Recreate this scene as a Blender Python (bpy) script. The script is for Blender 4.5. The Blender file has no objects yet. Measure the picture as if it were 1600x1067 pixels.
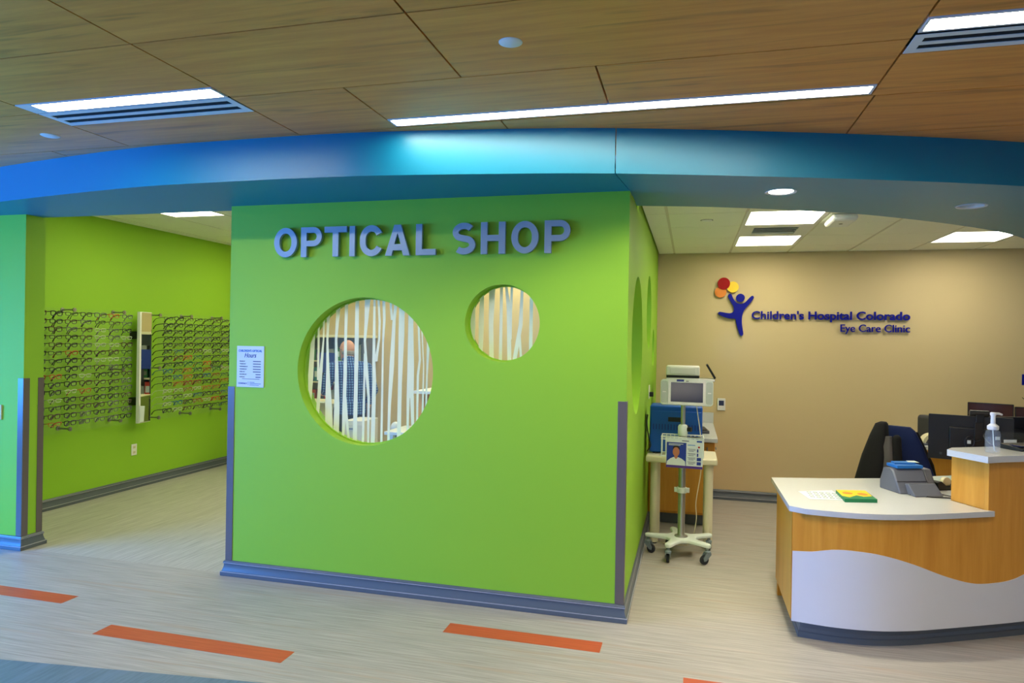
import bpy, bmesh, math, random
from mathutils import Vector, Matrix
from mathutils.geometry import tessellate_polygon
random.seed(7)
PI = math.pi
scn = bpy.context.scene
C = scn.collection

# ------------------------------------------------------------------ camera
yaw, roll, pitch, EYE = math.radians(14.7), math.radians(0.96), math.radians(0.08), 1.6
Rv = Vector((math.cos(yaw), math.sin(yaw), 0)); F0 = Vector((-math.sin(yaw), math.cos(yaw), 0)); U0 = Vector((0, 0, 1))
Fv = F0*math.cos(pitch) - U0*math.sin(pitch); Uv = U0*math.cos(pitch) + F0*math.sin(pitch)
CR = Rv*math.cos(roll) + Uv*math.sin(roll); CU = -Rv*math.sin(roll) + Uv*math.cos(roll)
cam = bpy.data.objects.new('camera', bpy.data.cameras.new('camera')); C.objects.link(cam)
M4 = Matrix.Identity(4)
for i in range(3):
    M4[i][0], M4[i][1], M4[i][2] = CR[i], CU[i], -Fv[i]
M4.translation = (0, 0, EYE)
cam.matrix_world = M4
cam.data.sensor_width = 36.0; cam.data.lens = 36.0*1067/1600; cam.data.clip_start = 0.05
scn.camera = cam

# ------------------------------------------------------------------ light and exposure
w = bpy.data.worlds.new('world'); scn.world = w; w.use_nodes = True
w.node_tree.nodes['Background'].inputs[0].default_value = (0.35, 0.55, 0.9, 1)
w.node_tree.nodes['Background'].inputs[1].default_value = 0.6
scn.view_settings.view_transform = 'Standard'; scn.view_settings.look = 'None'
scn.view_settings.exposure = 1.0; scn.view_settings.gamma = 1.0; scn.view_settings.use_curve_mapping = False
DAY = (0.03, 0.27, 1.0)            # skylight colour under a warm white balance
def area_light(name, loc, direction, sx, sy, power, col):
    l = bpy.data.lights.new(name, 'AREA'); l.shape = 'RECTANGLE'; l.size = sx; l.size_y = sy; l.energy = power; l.color = col
    o = bpy.data.objects.new(name, l); C.objects.link(o); o.location = loc
    o.rotation_euler = Vector(direction).to_track_quat('-Z', 'Y').to_euler()
    return o
area_light('window_daylight', (-7.75, 0.6, 1.30), (1, 0.25, -0.8), 4.2, 1.4, 500, DAY)
E_HALL, E_REAR_FILL, E_CLINIC, E_SHOP, E_DOWN = 38.0, 14.0, 8.4, 7.2, 750.0
WARM_HALL, WARM_CL, WARM_SHOP = (1.0, 0.89, 0.70), (1.0, 0.93, 0.72), (1.0, 0.95, 0.62)

# ------------------------------------------------------------------ helpers
def lin(r, g, b):
    f = lambda c: (c/255/12.92) if c/255 <= 0.04045 else ((c/255+0.055)/1.055)**2.4
    return (f(r), f(g), f(b), 1)
MATS = {}
def mat(name, rgb, rough=0.5, metal=0.0, bump=0.0, bscale=200, var=0.0, vscale=6, spec=0.5, coat=0.0):
    if name in MATS: return MATS[name]
    m = bpy.data.materials.new(name); m.use_nodes = True; nt = m.node_tree; b = nt.nodes['Principled BSDF']
    b.inputs['Base Color'].default_value = lin(*rgb); b.inputs['Roughness'].default_value = rough; b.inputs['Metallic'].default_value = metal
    b.inputs['Specular IOR Level'].default_value = spec; b.inputs['Coat Weight'].default_value = coat
    tc = nt.nodes.new('ShaderNodeTexCoord')
    if var > 0:
        n = nt.nodes.new('ShaderNodeTexNoise'); n.inputs['Scale'].default_value = vscale; n.inputs['Detail'].default_value = 4
        nt.links.new(tc.outputs['Object'], n.inputs['Vector'])
        mx = nt.nodes.new('ShaderNodeMix'); mx.data_type = 'RGBA'
        c = lin(*rgb)
        mx.inputs['A'].default_value = tuple(v*(1-var) for v in c[:3])+(1,); mx.inputs['B'].default_value = tuple(min(1, v*(1+var)) for v in c[:3])+(1,)
        nt.links.new(n.outputs['Fac'], mx.inputs['Factor']); nt.links.new(mx.outputs['Result'], b.inputs['Base Color'])
    if bump > 0:
        n = nt.nodes.new('ShaderNodeTexNoise'); n.inputs['Scale'].default_value = bscale
        nt.links.new(tc.outputs['Object'], n.inputs['Vector'])
        bp = nt.nodes.new('ShaderNodeBump'); bp.inputs['Strength'].default_value = bump; bp.inputs['Distance'].default_value = 0.002
        nt.links.new(n.outputs['Fac'], bp.inputs['Height']); nt.links.new(bp.outputs['Normal'], b.inputs['Normal'])
    MATS[name] = m
    return m
def grain(name, ca, cb, scale, rough=0.5, rand=False, cc=None, bump=0.0, spec=0.4, scale2=None):
    """streaky two or three tone material; scale stretches the noise"""
    m = bpy.data.materials.new(name); m.use_nodes = True; nt = m.node_tree; b = nt.nodes['Principled BSDF']
    b.inputs['Roughness'].default_value = rough; b.inputs['Specular IOR Level'].default_value = spec
    tc = nt.nodes.new('ShaderNodeTexCoord'); src = tc.outputs['Object']
    if rand:
        oi = nt.nodes.new('ShaderNodeObjectInfo'); va = nt.nodes.new('ShaderNodeVectorMath'); va.operation = 'MULTIPLY_ADD'
        cmb = nt.nodes.new('ShaderNodeCombineXYZ')
        for k in range(3): nt.links.new(oi.outputs['Random'], cmb.inputs[k])
        va.inputs[1].default_value = (13.7, 7.9, 3.1)
        nt.links.new(cmb.outputs[0], va.inputs[0]); nt.links.new(src, va.inputs[2]); src = va.outputs[0]
    def noise(sc, det, dist=0.0):
        mp = nt.nodes.new('ShaderNodeMapping'); mp.inputs['Scale'].default_value = sc
        n = nt.nodes.new('ShaderNodeTexNoise'); n.inputs['Scale'].default_value = 1.0; n.inputs['Detail'].default_value = det; n.inputs['Roughness'].default_value = 0.65
        n.inputs['Distortion'].default_value = dist
        nt.links.new(src, mp.inputs['Vector']); nt.links.new(mp.outputs[0], n.inputs['Vector']); return n
    n1 = noise(scale, 6, 0.3)
    rp = nt.nodes.new('ShaderNodeValToRGB'); rp.color_ramp.elements[0].position = 0.3; rp.color_ramp.elements[1].position = 0.7
    rp.color_ramp.elements[0].color = lin(*ca); rp.color_ramp.elements[1].color = lin(*cb)
    nt.links.new(n1.outputs['Fac'], rp.inputs['Fac']); out = rp.outputs['Color']
    if cc:
        n2 = noise(scale2 or tuple(s*0.35 for s in scale), 3, 0.6)
        r2 = nt.nodes.new('ShaderNodeValToRGB'); r2.color_ramp.elements[0].position = 0.56; r2.color_ramp.elements[1].position = 0.72
        r2.color_ramp.elements[0].color = (0, 0, 0, 1); r2.color_ramp.elements[1].color = (0.75, 0.75, 0.75, 1)
        nt.links.new(n2.outputs['Fac'], r2.inputs['Fac'])
        mx = nt.nodes.new('ShaderNodeMix'); mx.data_type = 'RGBA'
        nt.links.new(r2.outputs['Color'], mx.inputs['Factor']); nt.links.new(out, mx.inputs['A']); mx.inputs['B'].default_value = lin(*cc)
        out = mx.outputs['Result']
    nt.links.new(out, b.inputs['Base Color'])
    if bump:
        bp = nt.nodes.new('ShaderNodeBump'); bp.inputs['Strength'].default_value = bump; bp.inputs['Distance'].default_value = 0.001
        nt.links.new(n1.outputs['Fac'], bp.inputs['Height']); nt.links.new(bp.outputs['Normal'], b.inputs['Normal'])
    MATS[name] = m
    return m
def emit(name, col, strength):
    m = bpy.data.materials.new(name); m.use_nodes = True; nt = m.node_tree; nt.nodes.clear()
    e = nt.nodes.new('ShaderNodeEmission'); e.inputs[0].default_value = tuple(col)+(1,); e.inputs[1].default_value = strength
    o = nt.nodes.new('ShaderNodeOutputMaterial'); nt.links.new(e.outputs[0], o.inputs[0]); MATS[name] = m
    return m
def clear(name, rgb, opacity, rough=0.05):
    """thin clear sheet: mostly transparent with a glossy coat"""
    m = bpy.data.materials.new(name); m.use_nodes = True; nt = m.node_tree; nt.nodes.clear()
    t = nt.nodes.new('ShaderNodeBsdfTransparent'); t.inputs[0].default_value = (1, 1, 1, 1)
    p = nt.nodes.new('ShaderNodeBsdfPrincipled'); p.inputs['Base Color'].default_value = lin(*rgb); p.inputs['Roughness'].default_value = rough
    mx = nt.nodes.new('ShaderNodeMixShader'); mx.inputs[0].default_value = opacity
    o = nt.nodes.new('ShaderNodeOutputMaterial')
    nt.links.new(t.outputs[0], mx.inputs[1]); nt.links.new(p.outputs[0], mx.inputs[2]); nt.links.new(mx.outputs[0], o.inputs[0]); MATS[name] = m
    return m

class MB:
    def __init__(s): s.v = []; s.f = []
    def add(s, vs, fs):
        k = len(s.v); s.v += [tuple(x) for x in vs]; s.f += [tuple(k+i for i in f) for f in fs]; return s
    def box(s, a, b):
        (x0, y0, z0), (x1, y1, z1) = a, b
        return s.add([(x0,y0,z0),(x1,y0,z0),(x1,y1,z0),(x0,y1,z0),(x0,y0,z1),(x1,y0,z1),(x1,y1,z1),(x0,y1,z1)],
                     [(0,3,2,1),(4,5,6,7),(0,1,5,4),(1,2,6,5),(2,3,7,6),(3,0,4,7)])
    def tube(s, pts, rad, n=8, caps=True):
        pts = [Vector(p) for p in pts]; rs = rad if isinstance(rad, (list, tuple)) else [rad]*len(pts)
        rings = []; up = None
        for i, p in enumerate(pts):
            d = (pts[min(i+1, len(pts)-1)] - pts[max(i-1, 0)]).normalized()
            if up is None:
                up = Vector((0, 0, 1)) if abs(d.z) < 0.9 else Vector((1, 0, 0))
            a = d.cross(up).normalized(); bb = a.cross(d).normalized(); up = bb
            rings.append([p + (a*math.cos(2*PI*k/n) + bb*math.sin(2*PI*k/n))*rs[i] for k in range(n)])
        vs = [v for r in rings for v in r]; fs = []
        for i in range(len(pts)-1):
            for k in range(n):
                fs.append((i*n+k, i*n+(k+1) % n, (i+1)*n+(k+1) % n, (i+1)*n+k))
        if caps: fs += [tuple(range(n-1, -1, -1)), tuple((len(pts)-1)*n+k for k in range(n))]
        return s.add(vs, fs)
    def lathe(s, prof, c=(0, 0, 0), n=24, caps=True):
        vs = []; fs = []
        for r, z in prof:
            for k in range(n): vs.append((c[0]+r*math.cos(2*PI*k/n), c[1]+r*math.sin(2*PI*k/n), c[2]+z))
        for i in range(len(prof)-1):
            for k in range(n): fs.append((i*n+k, i*n+(k+1) % n, (i+1)*n+(k+1) % n, (i+1)*n+k))
        if caps: fs += [tuple(range(n-1, -1, -1)), tuple((len(prof)-1)*n+k for k in range(n))]
        return s.add(vs, fs)
    def ell(s, c, r, nu=16, nv=10, rot=None):
        vs = []; fs = []; c = Vector(c)
        for j in range(nv+1):
            th = PI*j/nv
            for k in range(nu):
                q = Vector((r[0]*math.sin(th)*math.cos(2*PI*k/nu), r[1]*math.sin(th)*math.sin(2*PI*k/nu), r[2]*math.cos(th)))
                if rot: q = rot @ q
                vs.append(c+q)
        for j in range(nv):
            for k in range(nu): fs.append((j*nu+k, (j+1)*nu+k, (j+1)*nu+(k+1) % nu, j*nu+(k+1) % nu))
        return s.add(vs, fs)
    def plate(s, loops, d0, d1, fn):
        """polygon with holes given as 2D loops, thickened from d0 to d1; fn(u,v,d)->xyz"""
        flat = [p for l in loops for p in l]
        tris = tessellate_polygon([[Vector((p[0], p[1], 0)) for p in l] for l in loops]); n = len(flat)
        vs = [fn(p[0], p[1], d0) for p in flat] + [fn(p[0], p[1], d1) for p in flat]
        fs = [tuple(t) for t in tris] + [(t[2]+n, t[1]+n, t[0]+n) for t in tris]
        k = 0
        for l in loops:
            m = len(l)
            for i in range(m): fs.append((k+i, k+(i+1) % m, n+k+(i+1) % m, n+k+i))
            k += m
        return s.add(vs, fs)
    def sweep(s, path, prof, caps=True):
        """profile (out,z) along plan polyline, out = right-hand side of travel"""
        P = [Vector((p[0], p[1])) for p in path]; offs = []
        for i, p in enumerate(P):
            n = []
            if i > 0: d = (P[i]-P[i-1]).normalized(); n.append(Vector((d.y, -d.x)))
            if i < len(P)-1: d = (P[i+1]-P[i]).normalized(); n.append(Vector((d.y, -d.x)))
            o = sum(n, Vector((0, 0)))
            o = o/(o.dot(n[0])) if len(n) > 1 else n[0]
            offs.append(o)
        m = len(prof); vs = []; fs = []
        for p, o in zip(P, offs):
            for a, z in prof: vs.append((p.x+o.x*a, p.y+o.y*a, z))
        for i in range(len(P)-1):
            for k in range(m): fs.append((i*m+k, i*m+(k+1) % m, (i+1)*m+(k+1) % m, (i+1)*m+k))
        if caps: fs += [tuple(range(m)), tuple((len(P)-1)*m+k for k in range(m))]
        return s.add(vs, fs)
    def mesh(s, name, m, smooth=True, angle=35):
        me = bpy.data.meshes.new(name); me.from_pydata(s.v, [], s.f); me.update()
        bm = bmesh.new(); bm.from_mesh(me); bmesh.ops.remove_doubles(bm, verts=bm.verts, dist=1e-6)
        bmesh.ops.recalc_face_normals(bm, faces=bm.faces); bm.to_mesh(me); bm.free()
        if m: me.materials.append(MATS[m] if isinstance(m, str) else m)
        if smooth:
            me.shade_smooth(); me.set_sharp_from_angle(angle=math.radians(angle))
        return me
    def build(s, name, m, parent=None, bevel=0.0, smooth=True, loc=None, rot=None, angle=35):
        o = bpy.data.objects.new(name, s.mesh(name, m, smooth, angle)); C.objects.link(o)
        if parent: o.parent = parent
        if loc: o.location = loc
        if rot: o.rotation_euler = rot
        if bevel:
            b = o.modifiers.new('bevel', 'BEVEL'); b.width = bevel; b.segments = 2; b.limit_method = 'ANGLE'; b.angle_limit = math.radians(40)
        return o
def tag(o, label, cat, group=None):
    o['label'] = label; o['category'] = cat
    if group: o['group'] = group
    return o
def struct(o): o['kind'] = 'structure'; return o
def thing(name, label, cat, loc=(0, 0, 0), rz=0, group=None):
    o = bpy.data.objects.new(name, None); C.objects.link(o); o.empty_display_size = 0.05
    o.location = loc; o.rotation_euler = (0, 0, rz); return tag(o, label, cat, group)
def obj_from(me, name, parent=None, loc=None, rot=None):
    o = bpy.data.objects.new(name, me); C.objects.link(o)
    if parent: o.parent = parent
    if loc: o.location = loc
    if rot: o.rotation_euler = rot
    return o
def bx(name, a, b, m, parent=None, bevel=0.0): return MB().box(a, b).build(name, m, parent, bevel)
def circ(cx, cy, r, n=64, ccw=True): return [(cx+r*math.cos(2*PI*k/n*(1 if ccw else -1)), cy+r*math.sin(2*PI*k/n*(1 if ccw else -1))) for k in range(n)]
XZ = lambda u, v, d: (u, d, v)      # plate standing in the X-Z plane, thickness along Y
YZ = lambda u, v, d: (d, u, v)
XY = lambda u, v, d: (u, v, d)
def spline(pts, n=8):
    out = []; P = [Vector(p) for p in pts]
    for i in range(len(P)-1):
        p0 = P[i-1] if i else P[0]*2-P[1]; p1 = P[i]; p2 = P[i+1]; p3 = P[i+2] if i+2 < len(P) else P[-1]*2-P[-2]
        for k in range(n):
            t = k/n
            out.append(tuple(0.5*((2*p1)+(p2-p0)*t+(2*p0-5*p1+4*p2-p3)*t*t+(3*p1-p0-3*p2+p3)*t**3)))
    out.append(tuple(P[-1])); return out
def closed_spline(pts, n=4):
    P = [Vector(p) for p in pts]; N = len(P); out = []
    for i in range(N):
        p0, p1, p2, p3 = P[i-1], P[i], P[(i+1) % N], P[(i+2) % N]
        for k in range(n):
            t = k/n
            out.append(tuple(0.5*((2*p1)+(p2-p0)*t+(2*p0-5*p1+4*p2-p3)*t*t+(3*p1-p0-3*p2+p3)*t**3)))
    return out
def interp(x, xs, ys):
    if x <= xs[0]: return ys[0]+(ys[1]-ys[0])*(x-xs[0])/(xs[1]-xs[0])
    for i in range(len(xs)-1):
        if x <= xs[i+1]: return ys[i]+(ys[i+1]-ys[i])*(x-xs[i])/(xs[i+1]-xs[i])
    return ys[-1]+(ys[-1]-ys[-2])*(x-xs[-1])/(xs[-1]-xs[-2])
def clip_circle(poly, cx, cy, r, n=64):
    for k in range(n):
        a = 2*PI*(k+0.5)/n; nx, ny = math.cos(a), math.sin(a); d = lambda p: (p[0]-cx)*nx+(p[1]-cy)*ny-r*math.cos(PI/n)
        out = []
        for i in range(len(poly)):
            p, q = poly[i], poly[(i+1) % len(poly)]; dp, dq = d(p), d(q)
            if dp <= 0: out.append(p)
            if (dp <= 0) != (dq <= 0):
                t = dp/(dp-dq); out.append((p[0]+(q[0]-p[0])*t, p[1]+(q[1]-p[1])*t))
        poly = out
        if not poly: return []
    res = []
    for p in poly:
        if not res or math.dist(p, res[-1]) > 1e-5: res.append(p)
    return res
_tc = {}
def text_raw(body, off=0.0, ext=0.0, shear=0.0):
    key = (body, off, ext, shear)
    if key not in _tc:
        cu = bpy.data.curves.new('t', 'FONT'); cu.body = body; cu.size = 1.0; cu.offset = off; cu.extrude = ext; cu.resolution_u = 5; cu.shear = shear
        to = bpy.data.objects.new('t', cu); me = bpy.data.meshes.new_from_object(to)
        vs = [v.co.copy() for v in me.vertices]; fs = [tuple(p.vertices) for p in me.polygons]
        bpy.data.objects.remove(to); bpy.data.curves.remove(cu); bpy.data.meshes.remove(me)
        _tc[key] = (vs, fs)
    return _tc[key]
def text_fit(mb, body, u0, u1, v0, v1, fn, d0, d1, off=0.0, shear=0.0):
    """place the text so its outline fills the box u0..u1, v0..v1"""
    vs, fs = text_raw(body, off, 0.5, shear)
    if not vs: return
    xs = [v.x for v in vs]; ys = [v.y for v in vs]
    a0, a1, b0, b1 = min(xs), max(xs), min(ys), max(ys)
    mb.add([fn(u0+(v.x-a0)/(a1-a0)*(u1-u0), v0+(v.y-b0)/(b1-b0)*(v1-v0), d0 if v.z < 0 else d1) for v in vs], fs)
def text_line(body, u0, u1, v0, cap, off=0.0):
    """per-letter boxes for a line: cap = cap height, v0 = baseline"""
    vs, fs = text_raw('H', off, 0.5); H = max(v.y for v in vs)-min(v.y for v in vs)
    wd = lambda s: (min(v.x for v in text_raw(s, off, 0.5)[0]), max(v.x for v in text_raw(s, off, 0.5)[0]))
    L, Rr = wd(body); k = (u1-u0)/(Rr-L); res = []
    for i, ch in enumerate(body):
        if ch == ' ': continue
        cw = wd(ch); e = wd(body[:i+1])[1]
        yy = [v.y for v in text_raw(ch, off, 0.5)[0]]
        res.append((ch, u0+(e-(cw[1]-cw[0])-L)*k, u0+(e-L)*k, v0+min(yy)/H*cap, v0+max(yy)/H*cap))
    return res

# ------------------------------------------------------------------ materials
mat('lime_paint', (144, 194, 48), 0.62, bump=0.08, bscale=350, spec=0.3)
mat('blue_paint', (0, 121, 152), 0.40, bump=0.03, bscale=300, spec=0.5)
mat('beige_paint', (206, 186, 142), 0.65, bump=0.08, bscale=350, spec=0.3)
mat('hall_paint', (205, 205, 200), 0.65, spec=0.3)
grain('ceiling_wood', (212, 134, 58), (236, 162, 76), (1.6, 26, 26), 0.42, True, (168, 104, 40), 0.15, scale2=(1.1, 14, 14))
mat('reveal_dark', (30, 24, 18), 0.8)
mat('acoustic_tile', (240, 240, 224), 0.85, bump=0.35, bscale=420, var=0.03, vscale=90)
mat('tee_metal', (212, 206, 186), 0.5)
grain('floor_hall', (142, 137, 128), (188, 183, 174), (2.5, 95, 1), 0.42, False, (168, 150, 132), 0.05, scale2=(0.7, 22, 1))
grain('floor_cross', (150, 148, 140), (198, 194, 186), (70, 3, 1), 0.40, False, (160, 156, 148), 0.05, scale2=(16, 0.7, 1))
grain('floor_blue', (82, 106, 122), (110, 132, 148), (60, 6, 1), 0.42, False, (112, 138, 164), 0.05, scale2=(16, 0.7, 1))
grain('floor_orange', (172, 72, 40), (200, 96, 60), (3, 110, 1), 0.42, False, None, 0.05)
mat('base_grey', (88, 97, 104), 0.3)
mat('guard_grey', (100, 92, 88), 0.28)
mat('white_plastic', (232, 232, 228), 0.4)
mat('white_metal', (222, 222, 220), 0.45)
mat('black_gap', (4, 4, 5), 0.9)
mat('sign_metal', (142, 160, 168), 0.38, 0.35, bump=0.05, bscale=500)
fm = bpy.data.materials.new('film_white'); fm.use_nodes = True; fn_ = fm.node_tree; fn_.nodes.clear()
fd = fn_.nodes.new('ShaderNodeBsdfDiffuse'); ft = fn_.nodes.new('ShaderNodeBsdfTranslucent'); fx = fn_.nodes.new('ShaderNodeMixShader'); fo = fn_.nodes.new('ShaderNodeOutputMaterial')
fd.inputs[0].default_value = lin(240, 248, 232); ft.inputs[0].default_value = lin(248, 252, 242); fx.inputs[0].default_value = 0.5
fn_.links.new(fd.outputs[0], fx.inputs[1]); fn_.links.new(ft.outputs[0], fx.inputs[2]); fn_.links.new(fx.outputs[0], fo.inputs[0]); MATS['film_white'] = fm
clear('pane_glass', (200, 225, 220), 0.05, 0.03)
clear('acrylic', (225, 235, 215), 0.018, 0.08)
clear('lens_clear', (220, 235, 230), 0.06, 0.03)
mat('steel', (150, 150, 146), 0.3, 0.9)
mat('chrome', (205, 205, 205), 0.12, 1.0)
mat('mirror', (235, 240, 235), 0.02, 1.0)
grain('maple', (206, 142, 44), (222, 160, 62), (22, 22, 1.6), 0.38, False, (196, 128, 36), 0.04, scale2=(9, 9, 0.6))
mat('quartz', (200, 203, 203), 0.22, var=0.05, vscale=160)
mat('laminate_white', (214, 216, 222), 0.35)
mat('logo_blue', (0, 12, 140), 0.55, spec=0.2); mat('logo_red', (158, 4, 2), 0.55, spec=0.2); mat('logo_yellow', (244, 206, 16), 0.4); mat('logo_orange', (226, 130, 24), 0.4)
mat('paper', (204, 216, 212), 0.7); mat('print_blue', (26, 70, 160), 0.6); mat('print_dark', (70, 74, 110), 0.6); mat('print_purple', (74, 44, 130), 0.6)
mat('print_navy', (16, 50, 140), 0.6); mat('print_cyan', (20, 110, 190), 0.6)
mat('cream', (226, 218, 184), 0.45); mat('cart_white', (222, 232, 222), 0.4)
mat('alu', (190, 190, 184), 0.3, 0.85)
mat('blue_steel', (0, 84, 184), 0.42, 0.0); mat('black_plastic', (16, 16, 18), 0.4); mat('dark_grey', (58, 60, 66), 0.45); mat('mid_grey', (98, 102, 112), 0.42)
mat('screen', (52, 58, 88), 0.12); mat('screen_brown', (70, 44, 40), 0.15)  # brown base colour stands in for a reflection on the back screens
mat('navy_mesh', (10, 36, 96), 0.7, bump=0.5, bscale=600); mat('black_cloth', (14, 14, 17), 0.9, bump=0.6, bscale=120); mat('grey_cloth', (92, 88, 88), 0.9, bump=0.5, bscale=160)
mat('rubber', (34, 38, 44), 0.6); mat('grille_grey', (186, 196, 188), 0.6, bump=0.5, bscale=900); mat('cast_grey', (120, 134, 140), 0.4)
mat('skin', (206, 148, 124), 0.5); mat('pants', (22, 30, 56), 0.85, bump=0.4, bscale=200)
mat('green_box', (10, 120, 70), 0.5); mat('yellow_box', (246, 190, 20), 0.5); mat('orange_ink', (230, 120, 40), 0.5)
emit('lamp_hall', WARM_HALL, E_HALL); emit('lamp_rear', WARM_HALL, E_REAR_FILL); emit('lamp_long', WARM_HALL, 27.0); emit('lamp_clinic', WARM_CL, E_CLINIC); emit('lamp_shop', WARM_SHOP, E_SHOP); emit('lamp_down', WARM_CL, E_DOWN)

# ------------------------------------------------------------------ structure
FW, TH = 3.944, 0.14            # shop front plane and wall thickness
XS, XL, XW = -0.352, -5.59, -4.74
ZC, ZS, ZCL, ZSH = 2.70, 2.467, 2.54, 2.727
YB, YSB = 7.374, 8.4
HX0, HX1, HY0 = -7.6, 6.0, -3.0

by = lambda x: 2.60+(x+3.24)*0.122
floor = struct(MB().plate([[(HX0, by(HX0)), (HX1, by(HX1)), (HX1, FW+0.02), (HX0, FW+0.02)]], -0.06, 0.0, XY).build('floor', 'floor_hall'))
bx('floor_field', (XS+0.0, FW+0.02, -0.06), (HX1, YB, 0.0), 'floor_hall', floor)
bx('floor_field', (HX0, FW+0.021, -0.06), (XS, YSB, -0.001), 'floor_cross', floor)
MB().plate([[(HX0, HY0), (HX1, HY0), (HX1, by(HX1)), (HX0, by(HX0))]], -0.06, -0.0002, XY).build('floor_field', 'floor_blue', floor)
for x0, x1, y0, y1 in [(-4.60, -3.58, 3.235, 3.355), (-3.06, -1.922, 2.955, 3.08), (-1.288, -0.43, 3.52, 3.645), (-0.01, 1.1, 3.255, 3.376), (1.6, 2.7, 2.96, 3.08)]:
    bx('inlay_strip', (x0, y0, -0.01), (x1, y1, 0.0008), 'floor_orange', floor)

# green front wall with two round openings
BIGC, SMC = (-2.004, 1.388, 0.470), (-1.1, 1.703, 0.233)
mb = MB(); mb.plate([[(-2.99, 0), (XS, 0), (XS, ZS), (-2.99, ZS)], circ(*BIGC, 80), circ(*SMC, 64)], FW, FW+TH, XZ)
struct(mb.build('wall_front', 'lime_paint'))
SIDEC = [(4.70, 1.58, 0.465), (5.95, 1.86, 0.312), (6.68, 1.555, 0.176)]
mb = MB(); mb.plate([[(FW+TH, 0), (YB, 0), (YB, 2.75), (4.5, 2.75), (4.5, ZS), (FW+TH, ZS)]]+[circ(*c, 64) for c in SIDEC], XS-TH, XS, YZ)
struct(mb.build('wall_right', 'lime_paint'))
struct(bx('wall_left', (HX0, FW, 0), (XW, FW+0.16, ZS), 'lime_paint'))
struct(bx('wall_shop_left', (XL-0.12, FW+0.16, 0), (XL, YSB, 2.78), 'lime_paint'))
struct(bx('wall_shop_back', (XL-0.12, YSB, 0), (XS-TH, YSB+0.12, 2.78), 'beige_paint'))
struct(bx('wall_shop_right', (XS-TH, YB, 0), (XS, YSB+0.12, 2.78), 'beige_paint'))
struct(bx('wall_clinic_back', (XS, YB, 0), (4.72, YB+0.12, 2.75), 'beige_paint'))
struct(bx('wall_clinic_right', (4.6, 5.0, 0), (4.72, YB, 2.75), 'beige_paint'))
struct(bx('wall_hall_right', (HX1, HY0, 0), (HX1+0.12, 7.5, 2.75), 'hall_paint'))
struct(bx('wall_hall_rear', (HX0, HY0-0.12, 0), (HX1, HY0, 2.75), 'hall_paint'))
struct(bx('wall_clinic_end', (4.72, 5.0, 0), (HX1, 5.12, 2.75), 'beige_paint'))
# hall window on the left end: wall with an opening, frame and panes
mb = MB(); mb.plate([[(HY0, 0), (FW, 0), (FW, 2.75), (HY0, 2.75)], [(-1.5, 0.6), (-1.5, 2.5), (2.7, 2.5), (2.7, 0.6)]], HX0-0.12, HX0, YZ)
struct(mb.build('wall_hall_left', 'hall_paint'))
win = struct(MB().plate([[(-1.5, 0.6), (2.7, 0.6), (2.7, 2.5), (-1.5, 2.5)], [(-1.44, 0.66), (-1.44, 2.44), (-0.06, 2.44), (-0.06, 0.66)], [(0.0, 0.66), (0.0, 2.44), (1.3, 2.44), (1.3, 0.66)], [(1.36, 0.66), (1.36, 2.44), (2.64, 2.44), (2.64, 0.66)]], HX0-0.08, HX0-0.03, YZ).build('window_1', 'white_metal'))
for a, b in ((-1.44, -0.06), (0, 1.3), (1.36, 2.64)): bx('pane', (HX0-0.06, a, 0.66), (HX0-0.055, b, 2.44), 'pane_glass', win)

# baseboards
BP = [(0, 0), (0.024, 0), (0.026, 0.003), (0.026, 0.026), (0.0235, 0.030), (0.019, 0.0305), (0.018, 0.034), (0.014, 0.046), (0.010, 0.062), (0.009, 0.076), (0.0125, 0.0785), (0.014, 0.082), (0.013, 0.090), (0.009, 0.097), (0.0, 0.1)]
mat('bead_grey', (176, 176, 182), 0.4)  # pale grey strips paint edge highlights along the baseboard lips
def base(n, path):
    o = struct(MB().sweep(path, BP).build('baseboard_'+n, 'base_grey', angle=20))
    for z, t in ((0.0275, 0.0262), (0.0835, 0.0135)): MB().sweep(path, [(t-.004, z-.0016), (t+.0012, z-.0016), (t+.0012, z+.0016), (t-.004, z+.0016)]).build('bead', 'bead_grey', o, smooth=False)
    return o
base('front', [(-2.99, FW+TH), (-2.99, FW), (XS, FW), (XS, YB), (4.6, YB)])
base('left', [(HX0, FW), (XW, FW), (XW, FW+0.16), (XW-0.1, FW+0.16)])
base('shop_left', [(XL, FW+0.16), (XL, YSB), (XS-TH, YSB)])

# corner guards
def guard(n, x, y, sx, sy, wd=0.048, z1=1.262):
    t = 0.004; mb = MB()
    mb.box((min(x+sx*t, x-sx*wd), min(y, y+sy*t) if True else 0, 0.1), (max(x+sx*t, x-sx*wd), max(y, y+sy*t), z1))
    mb.box((min(x, x+sx*t), min(y, y-sy*wd), 0.1), (max(x, x+sx*t), max(y, y-sy*wd), z1))
    return struct(mb.build('trim_'+str(n), 'guard_grey', bevel=0.0015))
guard(1, XS, FW, 1, -1); guard(2, -2.99, FW, -1, -1); guard(3, XW, FW, 1, -1); guard(4, XW, FW+0.16, 1, 1, 0.045)

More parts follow.
